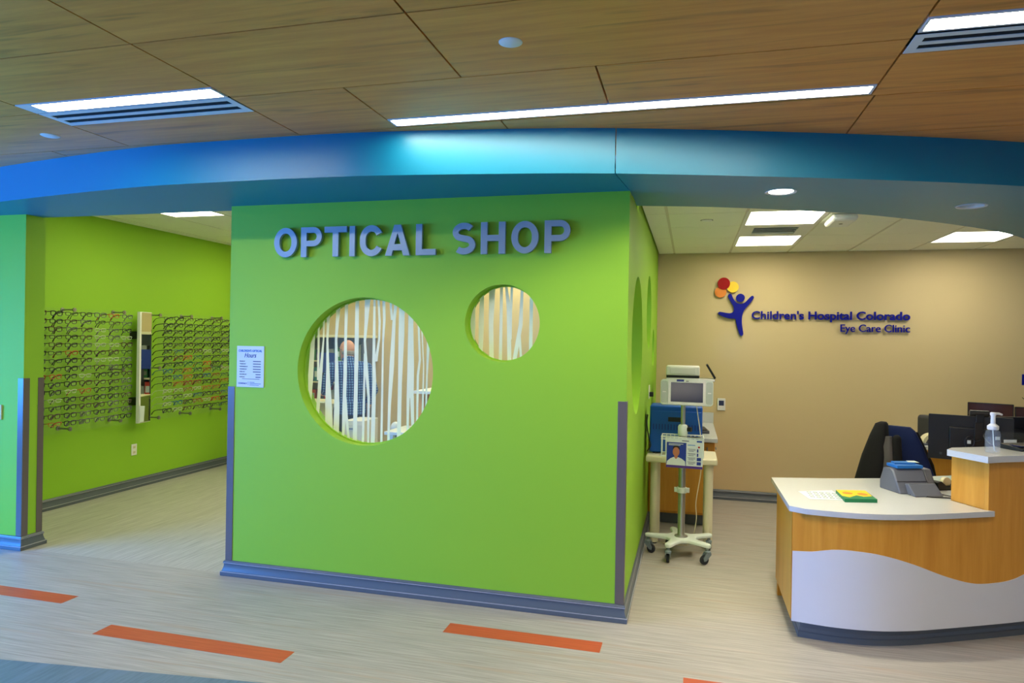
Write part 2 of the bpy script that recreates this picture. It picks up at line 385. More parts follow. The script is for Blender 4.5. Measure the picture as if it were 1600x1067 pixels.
# ------------------------------------------------------------------ ceilings
cl = struct(bx('ceiling', (HX0, HY0, ZC+0.03), (HX1, FW+0.1, ZC+0.08), 'reveal_dark'))
bx('ceiling_backing', (XS, FW+0.1, ZC+0.03), (HX1, 7.5, ZC+0.08), 'reveal_dark', cl)
PIT, G = 0.579, 0.004
rows = [2.136+PIT*k for k in range(-9, 6)]
def wpanel(x0, x1, y0, y1):
    if x0 < XS-0.1: y1 = min(y1, FW+0.1)
    if x1-x0 < 0.03 or y1-y0 < 0.03: return
    cx, cy = (x0+x1)/2, (y0+y1)/2
    hx, hy = (x1-x0)/2-G, (y1-y0)/2-G
    MB().box((-hx, -hy, 0), (hx, hy, 0.03)).build('ceiling_panel', 'ceiling_wood', cl, loc=(cx, cy, ZC))
wxs = {2.136: [-6.5, -5.42, -4.3, -3.2, -2.075, -0.952, 0.742, 1.86, 2.98, 4.1, 5.2],
       2.715: [-6.5, -5.42, -4.3, -3.2, -2.08, -1.5, -0.387, 0.742, 1.86, 2.98, 4.1, 5.2],
       3.294: [-6.0, -4.9, -3.77, -2.075, -0.94, 0.76, 1.86, 2.98, 4.1, 5.2],
       3.873: [-6.5, -5.42, -4.3, -3.2, -2.08, -0.387, 0.765, 1.9, 2.98, 4.1, 5.2]}
for i, y0 in enumerate(rows):
    xs = wxs.get(round(y0, 3)) or [HX0+0.55*(i % 2)+1.12*k+0.3 for k in range(12)]
    if abs(y0-1.557) < 0.01: xs = [-6.5, -5.42, -4.3, -3.2, -2.075, -0.952, 0.742, 1.86, 2.98, 4.1, 5.2]
    xs = [HX0]+[x for x in xs if HX0 < x < HX1]+[HX1]; y1 = y0+PIT
    for a, b in zip(xs, xs[1:]):
        r = round(y0, 3)
        if r == 2.136 and (abs(a+3.2) < .01 or abs(a-0.742) < .01): wpanel(a, b, y0, 2.55 if a > 0 else 2.588)
        elif r == 2.715 and (abs(a+3.2) < .01): wpanel(a, b, 2.912, y1)
        elif r == 2.715 and abs(a-0.742) < .01: wpanel(a, b, 2.85, y1)
        elif r == 2.715 and (abs(a+1.5) < .01 or abs(a+0.387) < .01): wpanel(a, b, y0, 3.155)
        else: wpanel(a, b, y0, y1)

def linear_light(label, x0, x1, y0, y1, z=ZC, group='linear ceiling lights', lm='lamp_hall'):
    t = thing('linear_light', label, 'ceiling light', ((x0+x1)/2, (y0+y1)/2, z), 0, None)
    hx, hy = (x1-x0)/2, (y1-y0)/2
    MB().plate([[(-hx, -hy), (hx, -hy), (hx, hy), (-hx, hy)], [(-hx+.012, -hy+.012), (-hx+.012, hy-.012), (hx-.012, hy-.012), (hx-.012, -hy+.012)]], -0.002, 0.025, XY).build('frame', 'white_metal', t)
    MB().box((-hx+.012, -hy+.012, 0.006), (hx-.012, hy-.012, 0.01)).build('diffuser', lm, t)
    return t
linear_light('long slim white light strip in wooden ceiling above the shop sign', -1.497, 0.738, 3.16, 3.268, lm='lamp_long')
ll = linear_light('short white light strip beside air slot at left of wooden ceiling', -3.12, -2.083, 2.592, 2.708)
MB().box((-.594, -.058, -.002), (-.5195, .058, .02)).build('end_cap', 'white_metal', ll)
linear_light('short white light strip beside air slot at right of wooden ceiling', 0.748, 1.86, 2.555, 2.665)
for i, (x, y) in enumerate([(-4.6, 0.9), (-1.4, 0.5), (1.9, 0.9), (-3.2, -1.2), (0.6, -1.2), (4.0, 0.6)]):  # unseen strips, added to brighten the hall from behind
    linear_light(['strip light over the hall behind the viewer, far left', 'strip light directly over the viewer', 'strip light over the hall right of the viewer', 'rear strip light on left side of hall', 'rear strip light on right side of hall', 'strip light over the hall, far right'][i], x-0.55, x+0.55, y-0.12, y+0.12, ZC-0.008, lm='lamp_rear')
def slot_diffuser(label, x0, x1, y0, y1):
    t = thing('slot_diffuser', label, 'air diffuser', ((x0+x1)/2, (y0+y1)/2, ZC))
    hx, hy = (x1-x0)/2, (y1-y0)/2
    a = hy*0.30
    loops = [[(-hx, -hy), (hx, -hy), (hx, hy), (-hx, hy)]]
    for c in (-hy*0.42, hy*0.36): loops.append([(-hx+.035, c-a*.75), (-hx+.035, c+a*.75), (hx-.035, c+a*.75), (hx-.035, c-a*.75)])
    MB().plate(loops, -0.002, 0.0005, XY).build('face_plate', 'white_metal', t)
    for c in (-hy*0.42, hy*0.36): MB().box((-hx+.03, c-a*.85, 0.001), (hx-.03, c+a*.85, 0.004)).build('slot', 'black_gap', t)
slot_diffuser('white two slot air diffuser beside light strip at ceiling left', -3.194, -2.084, 2.716, 2.905)
slot_diffuser('white two slot air diffuser beside light strip at ceiling right', 0.748, 1.86, 2.685, 2.842)
for x, y, r, lb in ((-0.663, 2.433, 0.042, 'round white disc on wooden ceiling above the long light strip'), (-3.48, 3.03, 0.045, 'round white disc on wooden ceiling at far left')):
    t = thing('ceiling_disc', lb, 'detector', (x, y, ZC))
    MB().lathe([(r*0.9, -0.004), (r, -0.002), (r, 0.0)], n=32).build('cover', 'white_plastic', t); MB().lathe([(r*1.06, -0.001), (r*1.06, 0.002)], n=32).build('rim', 'white_metal', t)

# bulkhead: curved blue fascia and soffit, in two pieces with an open joint
FX = [-7.6, -6.2, -5.2, -4.48, -3.235, -2.6, -2.0, -1.595, -0.917, -0.396, 0.369, 1.018, 1.7, 2.6, 3.6, 4.6, 6.0]
FY = [4.9, 4.15, 3.745, 3.535, 3.335, 3.31, 3.313, 3.34, 3.43, 3.525, 3.738, 3.945, 4.205, 4.62, 5.16, 5.8, 6.85]
fc = spline(list(zip(FX, FY)), 6)
def fy(x): return interp(x, [p[0] for p in fc], [p[1] for p in fc])
JX, JG = -0.392, 0.0025
def fpts(a, b, n): return [(a+(b-a)*k/n, fy(a+(b-a)*k/n)) for k in range(n+1)]
def bulk(name, front, back, holes=()):
    mb = MB(); mb.plate([front+back[::-1]]+list(holes), ZS, ZS+0.02, XY)
    o = struct(mb.build(name, 'blue_paint', angle=25))
    fas = [(p[0], p[1]+0.02) for p in front]
    MB().plate([front+fas[::-1]], ZS+0.02, ZC, XY).build('fascia', 'blue_paint', o, angle=25)
    return o
lf = fpts(-7.6, JX-JG, 60)
lf_back = [(-7.6, 5.1), (-7.0, FW+TH+.02), (-5.9, FW+TH), (XS-0.05, FW+TH), (XS-0.02-JG, FW-0.005)]
lf = [(-5.95, fy(-5.95))]+[p for p in lf if p[0] > -5.95]
lf_back = [(-5.95, FW+TH), (XS, FW+TH), (XS, FW), (XS-0.004, FW-0.0045)]
bulk('trim_5', lf, lf_back)
inner = spline([(-0.348, 4.385), (0.0, 4.47), (0.3, 4.57), (0.66, 4.72), (1.09, 4.93), (1.7, 5.37), (2.19, 5.81), (2.52, 6.21), (2.9, 6.75), (3.2, 7.374)], 6)
DL = [(0.478, 4.128, 0.072), (1.641, 4.74, 0.072)]
rf = fpts(JX+JG, 4.4, 50)
rback = [(XS, FW-0.0005), (XS, FW+TH), (-0.348, FW+TH+0.001)]+inner+[(4.4, 7.374)]
bulk('trim_6', rf, rback, [circ(x, y, r, 40, False) for x, y, r in DL])
MB().box((JX-0.1, FW-0.36, ZS+0.025), (JX+0.1, FW+0.2, ZS+0.03)).build('joint_backing', 'reveal_dark', bpy.data.objects['trim_6'])
for (x, y, r), lb in zip(DL, ('recessed downlight in blue soffit nearer the shop sign', 'recessed downlight in blue soffit above reception desk')):
    t = thing('downlight', lb, 'ceiling light', (x, y, ZS))
    MB().lathe([(r-0.006, 0.002), (r+0.012, -0.003), (r+0.013, 0.0), (r, 0.0)], n=40, caps=False).build('trim_ring', 'white_metal', t)
    MB().lathe([(r-0.002, 0.0), (r*0.86, 0.05), (r*0.7, 0.10)], n=40, caps=False).build('reflector', 'white_plastic', t)
    MB().lathe([(r*0.7, 0.099), (r*0.7, 0.104)], n=40).build('lamp', 'lamp_down', t)

# clinic and shop lay-in ceilings
def tile_ceiling(name, xs, ys, z, skip):
    c = struct(bx(name, (xs[0], ys[0], z+0.03), (xs[-1], ys[-1], z+0.06), 'mid_grey'))
    cache = {}
    for a, b in zip(xs, xs[1:]):
        for p, q in zip(ys, ys[1:]):
            cx, cy = (a+b)/2, (p+q)/2
            if any(s[0] < cx < s[1] and s[2] < cy < s[3] for s in skip): continue
            k = (round(b-a, 3), round(q-p, 3))
            if k not in cache: cache[k] = MB().box((-k[0]/2+.011, -k[1]/2+.004, 0), (k[0]/2-.011, k[1]/2-.004, 0.02)).mesh('ceiling_tile', 'acoustic_tile')
            obj_from(cache[k], 'ceiling_tile', c, (cx, cy, z))
    for x in xs[1:-1]: bx('grid_tee', (x-0.0105, ys[0], z+0.004), (x+0.0105, ys[-1], z+0.02), 'tee_metal', c)
    return c
cxs = [XS, -0.185]+[-0.185+0.555*k for k in range(1, 9)]+[4.6]
cys = [FW+TH+0.25, 4.52, 5.11, 5.69, 6.28, 6.88, YB]
tile_ceiling('ceiling_clinic', cxs, cys, ZCL, [(0.37, 0.925, 5.11, 6.88), (2.035, 2.59, 6.28, 6.88)])
sxs = [XL, -5.42]+[-5.42+0.6*k for k in range(1, 9)]+[XS-TH]
sys_ = [FW+TH+0.02, 4.35, 4.93, 5.51, 6.09, 6.67, 7.25, 7.83, YSB]
SHOPL = [(-4.82, -4.22, 4.93, 5.51), (-2.42, -1.82, 4.93, 5.51), (-4.82, -4.22, 6.67, 7.25), (-2.42, -1.82, 6.67, 7.25), (-3.62, -3.02, 7.25, 7.83), (-3.62, -3.02, 5.51, 6.09), (-2.42, -1.82, 7.83, 8.4)]  # first one is in view; the rest are added to light the shop
tile_ceiling('ceiling_shop', sxs, sys_, ZSH, SHOPL)
def troffer(label, x0, x1, y0, y1, z, lm):
    t = thing('troffer_light', label, 'ceiling light', ((x0+x1)/2, (y0+y1)/2, z)); hx, hy = (x1-x0)/2, (y1-y0)/2
    MB().plate([[(-hx, -hy), (hx, -hy), (hx, hy), (-hx, hy)], [(-hx+.028, -hy+.01), (-hx+.028, hy-.01), (hx-.028, hy-.01), (hx-.028, -hy+.01)]], 0, 0.02, XY).build('frame', 'white_metal', t)
    MB().box((-hx+.028, -hy+.01, 0.005), (hx-.028, hy-.01, 0.009)).build('diffuser', lm, t)
troffer('bright ceiling panel light beyond the air grille, nearer the blue soffit', 0.37, 0.925, 5.11, 5.69, ZCL, 'lamp_clinic')
troffer('bright ceiling panel light next to beige wall, left of logo text', 0.37, 0.925, 6.28, 6.88, ZCL, 'lamp_clinic')
troffer('bright ceiling panel light above reception, cut by curved blue soffit', 2.035, 2.59, 6.28, 6.88, ZCL, 'lamp_clinic')
for s, lb in zip(SHOPL, ('bright ceiling panel light seen through the shop entrance', 'shop ceiling panel light behind the round windows', 'shop ceiling panel light at back by eyewear wall', 'shop ceiling panel light at back right corner', 'shop ceiling panel light near middle of back wall', 'shop ceiling panel light above the standing man', 'shop ceiling panel light touching the beige back wall')):
    troffer(lb, *s, ZSH, 'lamp_shop')
# air grille between the two clinic lights
t = thing('air_grille', 'white square air grille between two clinic panel lights', 'air diffuser', (0.6475, 5.985, ZCL))
MB().plate([[(-.2775, -.295), (.2775, -.295), (.2775, .295), (-.2775, .295)], [(-.17, -.17), (-.17, .17), (.17, .17), (.17, -.17)]], 0.0, 0.02, XY).build('frame', 'white_metal', t)
bx('cavity', (-.18, -.18, 0.05), (.18, .18, 0.055), 'black_gap', t)
for k in range(4):
    MB().add([(-.17, -.15+.085*k, 0.004), (.17, -.15+.085*k, 0.004), (.17, -.10+.085*k, 0.035), (-.17, -.10+.085*k, 0.035), (-.17, -.147+.085*k, 0.002), (.17, -.147+.085*k, 0.002), (.17, -.097+.085*k, 0.033), (-.17, -.097+.085*k, 0.033)], [(0,1,2,3),(7,6,5,4),(0,4,5,1),(3,2,6,7)]).build('vane', 'white_metal', t)
t = thing('ceiling_sensor', 'small white box fixed to clinic ceiling beside panel light', 'sensor', (1.04, 5.42, ZCL))
bx('housing', (-.085, -.16, -.05), (.085, .16, 0), 'white_plastic', t, 0.02); MB().lathe([(.012, -.052), (.014, -.049)], n=16).build('indicator', 'black_plastic', t)
t = thing('sprinkler_cap', 'small round sprinkler cap on clinic ceiling tile', 'sprinkler', (0.1, 5.4, ZCL))
MB().lathe([(.034, -.006), (.04, -.004), (.04, 0)], n=24).build('cap', 'white_plastic', t); MB().lathe([(.047, -.001), (.047, .001)], n=24).build('rim', 'dark_grey', t)
t = thing('sprinkler_cap', 'small round sprinkler cap on shop ceiling beside panel light', 'sprinkler', (-4.0, 5.75, ZSH))
MB().lathe([(.034, -.006), (.04, -.004), (.04, 0)], n=24).build('cap', 'white_plastic', t); MB().lathe([(.047, -.001), (.047, .001)], n=24).build('rim', 'dark_grey', t)

# ------------------------------------------------------------------ round windows with striped film
BIG = [[(1.646,-2.428,-2.401),(1.347,-2.448,-2.409),(1.151,-2.442,-2.422)],[(1.704,-2.382,-2.368),(1.328,-2.382,-2.365),(1.318,-2.382,-2.365)],[(1.719,-2.345,-2.329),(1.586,-2.344,-2.332),(1.334,-2.371,-2.344),(1.164,-2.381,-2.357),(1.061,-2.385,-2.365)],[(1.76,-2.318,-2.293),(1.586,-2.318,-2.303),(1.392,-2.315,-2.292),(1.156,-2.319,-2.27),(0.992,-2.315,-2.26)],[(1.812,-2.248,-2.218),(1.587,-2.256,-2.238),(1.414,-2.252,-2.228),(1.158,-2.253,-2.214),(0.954,-2.257,-2.215)],[(1.843,-2.187,-2.163),(1.588,-2.188,-2.168),(1.365,-2.19,-2.165),(1.09,-2.194,-2.168),(0.937,-2.194,-2.178)],[(1.212,-2.183,-2.165),(1.091,-2.172,-2.154),(0.924,-2.152,-2.134)],[(1.863,-2.112,-2.087),(1.59,-2.113,-2.084),(1.316,-2.112,-2.085),(0.911,-2.116,-2.086)],[(1.863,-2.046,-2.004),(1.722,-2.045,-2.018),(1.58,-2.048,-2.032),(1.359,-2.033,-2.011),(1.218,-2.016,-1.998),(0.906,-2.012,-1.998)],[(1.5,-2.046,-2.034),(1.338,-2.047,-2.033),(0.904,-2.051,-2.034)],[(1.868,-1.984,-1.97),(1.461,-1.986,-1.964),(1.32,-1.983,-1.956),(0.908,-1.988,-1.959)],[(1.868,-1.958,-1.943),(1.703,-1.946,-1.93),(1.592,-1.947,-1.933),(1.451,-1.972,-1.949)],[(1.853,-1.922,-1.902),(1.723,-1.916,-1.897),(1.573,-1.919,-1.906),(0.911,-1.921,-1.905)],[(1.833,-1.872,-1.857),(1.718,-1.861,-1.844)],[(1.823,-1.839,-1.818),(1.713,-1.849,-1.827),(1.424,-1.865,-1.833),(1.174,-1.871,-1.85),(0.924,-1.872,-1.856)],[(1.793,-1.805,-1.766),(1.624,-1.806,-1.766),(1.326,-1.804,-1.777),(0.948,-1.806,-1.779)],[(1.764,-1.74,-1.708),(1.427,-1.741,-1.696),(1.229,-1.743,-1.695),(1.224,-1.743,-1.722),(1.011,-1.74,-1.726)],[(1.239,-1.72,-1.694),(1.032,-1.707,-1.688)],[(1.705,-1.677,-1.664),(1.468,-1.665,-1.65),(1.369,-1.677,-1.661),(1.053,-1.676,-1.663)],[(1.656,-1.651,-1.642),(1.43,-1.635,-1.627),(1.104,-1.64,-1.626)],[(1.588,-1.612,-1.591),(1.371,-1.613,-1.602),(1.174,-1.616,-1.604)]]
SMALL = [[(1.872,-1.319,-1.297),(1.693,-1.339,-1.293),(1.529,-1.337,-1.298)],[(1.916,-1.265,-1.241),(1.694,-1.272,-1.238),(1.516,-1.269,-1.243)],[(1.931,-1.208,-1.168),(1.695,-1.207,-1.177),(1.473,-1.2,-1.17)],[(1.945,-1.138,-1.12),(1.695,-1.138,-1.119),(1.453,-1.139,-1.119)],[(1.945,-1.109,-1.094),(1.798,-1.094,-1.069),(1.454,-1.084,-1.058)],[(1.945,-1.071,-1.055),(1.769,-1.074,-1.059),(1.608,-1.076,-1.059)],[(1.93,-1.006,-0.991),(1.696,-1.017,-0.992),(1.455,-1.057,-1.031)],[(1.638,-1.018,-1.003),(1.463,-1.004,-0.989)],[(1.872,-0.95,-0.929),(1.523,-0.95,-0.929)]]
def round_window(n, c, d, fn, stripes, sgn):
    o = struct(MB().plate([circ(*c, 64)], d, d+0.006, fn).build('window_'+str(n), 'pane_glass'))
    MB().plate([circ(c[0], c[1], c[2], 64), circ(c[0], c[1], c[2]-0.008, 64, False)], d-0.012, d+0.018, fn).build('glazing_ring', 'lime_paint', o)
    for si, s in enumerate(stripes):
        s = [(s[0][0]+0.05, s[0][1], s[0][2])]+s if abs((s[0][1]-c[0])**2+(s[0][0]-c[1])**2-c[2]**2) < 0.03 else s
        poly = [(a, z) for z, a, b in s]+[(b, z) for z, a, b in s[::-1]]
        # convex pieces clip cleanly: go segment by segment
        mb = MB()
        for (z0, a0, b0), (z1, a1, b1) in zip(s, s[1:]):
            q = clip_circle([(a0, z0), (a1, z1), (b1, z1), (b0, z0)], c[0], c[1], c[2]-0.008)
            if len(q) > 2: mb.add([fn(u_, v_, (d if sgn < 0 else d+.006)+sgn*(0.0006+0.0003*(si % 3))) for u_, v_ in q], [tuple(range(len(q)))])
        if mb.v: mb.build('film_stripe', 'film_white', o, smooth=False)
    return o
round_window(2, BIGC, 4.03, XZ, BIG, -1); round_window(3, SMC, 4.03, XZ, SMALL, -1)
rs = random.Random(3)
for n, c in enumerate(SIDEC):
    st = []; u = c[0]-c[2]+0.03
    while u < c[0]+c[2]-0.05:
        wv = rs.uniform(0.015, 0.04); st.append([(c[1]+c[2]+.05, u, u+wv), (c[1], u+rs.uniform(-.01, .01), u+wv), (c[1]-c[2]-.05, u+rs.uniform(-.02, .02), u+wv)]); u += wv+rs.uniform(0.02, 0.06)
    round_window(4+n, c, XS-0.11, YZ, st, 1)

# ------------------------------------------------------------------ lettering
sg = thing('shop_sign', 'large grey metal letters reading OPTICAL SHOP on green wall', 'sign', (0, 0, 0))
LB = [('O', -2.64, -2.472), ('P', -2.443, -2.294), ('T', -2.275, -2.118), ('I', -2.098, -2.061), ('C', -2.026, -1.873), ('A', -1.853, -1.688), ('L', -1.648, -1.517), ('S', -1.41, -1.265), ('H', -1.23, -1.078), ('O', -1.041, -0.876), ('P', -0.84, -0.688)]
Z0, Z1 = 2.115, 2.306
def arc(cx, cy, rx, ry, a0, a1, n=20): return [(cx+rx*math.cos(math.radians(a0+(a1-a0)*k/n)), cy+ry*math.sin(math.radians(a0+(a1-a0)*k/n))) for k in range(n+1)]
def band(cl_, wdt):
    """stroke outline around a centre line, width = scalar"""
    P = [Vector(p) for p in cl_]; l = []; r = []
    for i, p in enumerate(P):
        d = (P[min(i+1, len(P)-1)]-P[max(i-1, 0)]).normalized(); n = Vector((-d.y, d.x))*wdt/2; l.append(tuple(p+n)); r.append(tuple(p-n))
    return l+r[::-1]
def glyph(ch, x0, x1, z0, z1, s):
    W, H = x1-x0, z1-z0; cx, cz = (x0+x1)/2, (z0+z1)/2
    R = lambda a, b, c, d: [(a, c), (b, c), (b, d), (a, d)]
    if ch == 'I': return [[R(x0, x1, z0, z1)]]
    if ch == 'L': return [[[(x0, z0), (x1, z0), (x1, z0+s*.9), (x0+s, z0+s*.9), (x0+s, z1), (x0, z1)]]]
    if ch == 'T': return [[[(cx-s/2, z0), (cx+s/2, z0), (cx+s/2, z1-s*.92), (x1, z1-s*.92), (x1, z1), (x0, z1), (x0, z1-s*.92), (cx-s/2, z1-s*.92)]]]
    if ch == 'H': m = s*.44; return [[[(x0, z0), (x0+s, z0), (x0+s, cz-m), (x1-s, cz-m), (x1-s, z0), (x1, z0), (x1, z1), (x1-s, z1), (x1-s, cz+m), (x0+s, cz+m), (x0+s, z1), (x0, z1)]]]
    if ch == 'A':
        t = s*.54; return [[[(x0, z0), (x0+s*1.08, z0), (x0+s*1.08+W*.055, z0+H*.17), (x1-s*1.08-W*.055, z0+H*.17), (x1-s*1.08, z0), (x1, z0), (cx+t, z1), (cx-t, z1)],
                            [(cx, z1-H*.27), (cx+W*.13, z0+H*.37), (cx-W*.13, z0+H*.37)]]]
    if ch == 'O':
        r = W*.5; k = min(r, H*.5)*1.0
        def stad(x0, x1, z0, z1):
            q = (x1-x0)/2; c = (x0+x1)/2; e = q*1.18; return arc(c, z1-e, q, e, 0, 180, 24)+arc(c, z0+e, q, e, 180, 360, 24)
        return [[stad(x0, x1, z0, z1), stad(x0+s, x1-s, z0+s*.9, z1-s*.9)[::-1]]]
    if ch == 'P':
        zb = z0+H*.36; q = (z1-zb)/2; zc = (z1+zb)/2; xb = x1-q
        outer = [(x0, z0), (x0+s, z0), (x0+s, zb), (xb, zb)]+arc(xb, zc, q, q, -90, 90, 20)[1:]+[(x0, z1)]
        qi = q-s*.88; inn = [(x0+s, zb+s*.88), (x0+s, z1-s*.88)]+arc(xb, zc, qi, qi, 90, -90, 16)
        return [[outer, inn]]
    if ch == 'C':
        q = (W-s)/2; e = q*1.2; c = x0+s/2+q*1.05
        return [[band(arc(c, z1-e-s*.45, q*1.05, e, 28, 180, 24)+arc(c, z0+e+s*.45, q*1.05, e, 180, 332, 24), s*.97)]]
    if ch == 'S':
        t = s*.93; q = (W-t)/2; e = (H-t)/4; c = cx
        top = arc(c, z1-t/2-e, q*.98, e, 35, 250, 26); bot = arc(c, z0+t/2+e, q, e, 70, -145, 26)
        return [[band(spline(top[:-1:2]+bot[1::2], 3), t)]]
for ch, a, b in LB:
    mb = MB()
    for loops in glyph(ch, a, b, Z0, Z1, 0.0405): mb.plate(loops, FW-0.034, FW-0.012, XZ)
    o = mb.build('letter', 'sign_metal', sg)
    sx = (a+b)/2-.006 if ch in 'TIS' else a+.040 if ch == 'A' else a+.014
    MB().box((sx, FW-.013, 2.2), (sx+.010, FW, 2.210)).build('mounting_stud', 'steel', o)

lg = thing('hospital_sign', "blue letters reading Children's Hospital Colorado Eye Care Clinic with jumping figure", 'sign', (0, 0, 0))
FIG = [(0.36,2.101),(0.373,2.118),(0.392,2.111),(0.406,2.078),(0.437,2.03),(0.481,2.014),(0.523,2.028),(0.556,2.064),(0.581,2.09),(0.598,2.097),(0.61,2.083),(0.604,2.064),(0.576,2.025),(0.537,1.976),(0.512,1.934),(0.499,1.886),(0.498,1.816),(0.508,1.747),(0.513,1.705),(0.5,1.688),(0.481,1.699),(0.459,1.76),(0.44,1.83),(0.433,1.86),(0.38,1.864),(0.326,1.877),(0.275,1.901),(0.263,1.919),(0.279,1.932),(0.326,1.924),(0.379,1.918),(0.408,1.93),(0.418,1.955),(0.411,1.99),(0.384,2.038),(0.363,2.08)]
MB().plate([closed_spline(FIG, 3)], YB-0.035, YB-0.01, XZ).build('figure_body', 'logo_blue', lg)
MB().plate([circ(0.48, 2.075, 0.0425, 40)], YB-0.035, YB-0.01, XZ).build('figure_head', 'logo_blue', lg)
MB().plate([circ(0.285, 2.136, 0.0575, 40)], YB-0.030, YB-0.01, XZ).build('balloon', 'logo_orange', lg)
MB().plate([circ(0.404, 2.186, 0.057, 40)], YB-0.0305, YB-0.0105, XZ).build('balloon', 'logo_yellow', lg)
MB().plate([circ(0.315, 2.222, 0.0615, 40)], YB-0.042, YB-0.012, XZ).build('balloon', 'logo_red', lg)
for body, u0, u1, v0, cap, off in (("Children's Hospital Colorado", 0.592, 2.04, 1.862, 0.081, 0.022), ("Eye Care Clinic", 1.425, 2.04, 1.743, 0.072, 0.008)):
    for ch, a, b, c, d in text_line(body, u0, u1, v0, cap, off):
        mb = MB(); text_fit(mb, ch, a, b, c, d, XZ, YB-0.032, YB-0.014, off); mb.build('letter', 'logo_blue', lg, angle=30)

# opening hours notice on the green wall
nt_ = thing('hours_notice', "small white notice headed Children's Optical Hours on green wall", 'notice', (0, 0, 0))
bx('sheet', (-2.926, FW-0.006, 1.262), (-2.721, FW, 1.534), 'paper', nt_)
def ptxt(name, body, u0, u1, v0, v1, m, par, y, off=0.0, shear=0.0):
    mb = MB(); text_fit(mb, body, u0, u1, v0, v1, XZ, y-0.0012, y, off, shear); return mb.build(name, m, par, smooth=False)
NY = FW-0.006
ptxt('heading', "CHILDREN'S OPTICAL", -2.914, -2.736, 1.495, 1.511, 'print_cyan', nt_, NY, 0.02)
ptxt('script_heading', 'Hours', -2.868, -2.778, 1.458, 1.489, 'print_navy', nt_, NY, 0.0, 0.35)
for k, dn in enumerate(['MONDAY', 'TUESDAY', 'WEDNESDAY', 'THURSDAY', 'FRIDAY', 'SATURDAY', 'SUNDAY']):
    z = 1.433-k*0.0173; ln = 0.0068*len(dn)
    ptxt('weekday', dn, -2.904, -2.904+ln, z-0.0035, z+0.0035, 'print_dark', nt_, NY, 0.01)
    bx('opening_time', (-2.802 if k < 5 else -2.782, NY-0.001, z-0.0028), (-2.744, NY, z+0.0028), 'print_dark', nt_)
bx('small_print', (-2.884, NY-0.001, 1.3145), (-2.752, NY, 1.3175), 'print_dark', nt_)
ptxt('contact_heading', 'CONTACT', -2.912, -2.846, 1.281, 1.291, 'print_navy', nt_, NY, 0.02)
bx('divider', (-2.838, NY-0.001, 1.274), (-2.8365, NY, 1.3), 'print_cyan', nt_)
for k, e in enumerate((-2.79, -2.742, -2.757)): bx('contact_line', (-2.828, NY-0.001, 1.293-k*0.0095), (e, NY, 1.296-k*0.0095), 'print_blue', nt_)

# ------------------------------------------------------------------ small wall fittings
t = thing('wall_outlet', 'white power outlet low on lime wall below eyewear', 'outlet', (XL, 5.877, 0.40))
bx('cover_plate', (0, -.036, -.058), (.006, .036, .058), 'white_plastic', t, 0.003)
for s in (-1, 1): bx('socket', (.006, -.017, s*.026-.015), (.009, .017, s*.026+.015), 'cream', t, 0.003); bx('slot', (.009, -.008, s*.026-.006), (.0095, -.005, s*.026+.006), 'black_plastic', t); bx('slot', (.009, .005, s*.026-.006), (.0095, .008, s*.026+.006), 'black_plastic', t)
t = thing('wall_switch', 'small beige control plate at left edge of teal wall', 'switch', (-4.985, FW, 1.005))
bx('cover_plate', (-.052, -.014, -.055), (.052, 0, .055), 'cream', t, 0.004); bx('button', (-.02, -.018, -.03), (.02, -.014, .03), 'white_plastic', t, 0.002)
t = thing('thermostat', 'small white thermostat with dark display on beige wall', 'thermostat', (0.311, YB, 0.978))
bx('body', (-.04, -.022, -.062), (.04, 0, .062), 'white_plastic', t, 0.005); bx('display', (-.025, -.0235, -.012), (.025, -.021, .04), 'screen', t)
for s in (-1, 1): bx('button', (s*.015-.008, -.024, -.042), (s*.015+.008, -.021, -.03), 'white_metal', t)
t = thing('room_sign', 'dark blue sign plate on beige wall at right edge', 'sign', (3.09, YB, 1.315))
bx('plate', (-.1, -.008, -.05), (.1, 0, .05), 'logo_blue', t, 0.002); bx('insert', (-.085, -.010, -.012), (.085, -.007, .02), 'print_blue', t)

struct(bx('wall_left_upper', (HX0, FW, ZS), (-5.95, FW+0.16, 2.73), 'lime_paint'))

# ------------------------------------------------------------------ eyewear racks
ORD = ['first', 'second', 'third', 'fourth', 'fifth', 'sixth', 'seventh', 'eighth', 'ninth', 'tenth', 'eleventh', 'twelfth', 'thirteenth', 'fourteenth', 'fifteenth']
EC = {'black': (8, 8, 9), 'brown': (70, 42, 24), 'grey': (96, 96, 92), 'red': (150, 24, 20), 'green': (10, 92, 60), 'teal': (10, 96, 120), 'pale clear': (196, 204, 170), 'orange': (190, 84, 20)}
for k, v in EC.items(): mat('eyewear_'+k.replace(' ', '_'), v, 0.3)
def rim_loop(cy, r, h, n=14):
    out = []
    for k in range(n):
        a = 2*PI*k/n; c, s = math.cos(a), math.sin(a); e = 0.62
        out.append((0, cy+r*math.copysign(abs(c)**e, c), h*math.copysign(abs(s)**e, s)))
    return out
def eyewear_mesh(shape):
    r, h, th = shape; f = MB(); l = MB()
    for s in (-1, 1):
        lp = rim_loop(s*0.034, r, h); f.tube(lp+[lp[0], lp[1]], th, 5, False)
        l.add([(x-.001, y, z) for x, y, z in lp], [tuple(range(len(lp)))])
    f.tube([(0, -.012, h*.35), (0.003, 0, h*.55), (0, .012, h*.35)], th*1.1, 5)
    for s in (-1, 1): f.tube([(.0005, s*.012, h*.8), (.001, s*.034, h*1.0), (.0005, s*.058, h*.85)], th*1.25, 5)
    for s in (-1, 1): f.tube([(0, s*(.034+r*.93), h*.6), (-0.003, s*.068, h*.65)], th*1.3, 5)
    tm = MB().tube([(-.002, 0, 0), (-.045, 0, -.004), (-.085, 0, -.012), (-.108, 0, -.030), (-.125, 0, -.056)], [th*1.1, th*1.1, th*1.1, th*1.25, th*1.5], 5)
    return f, l, tm, h
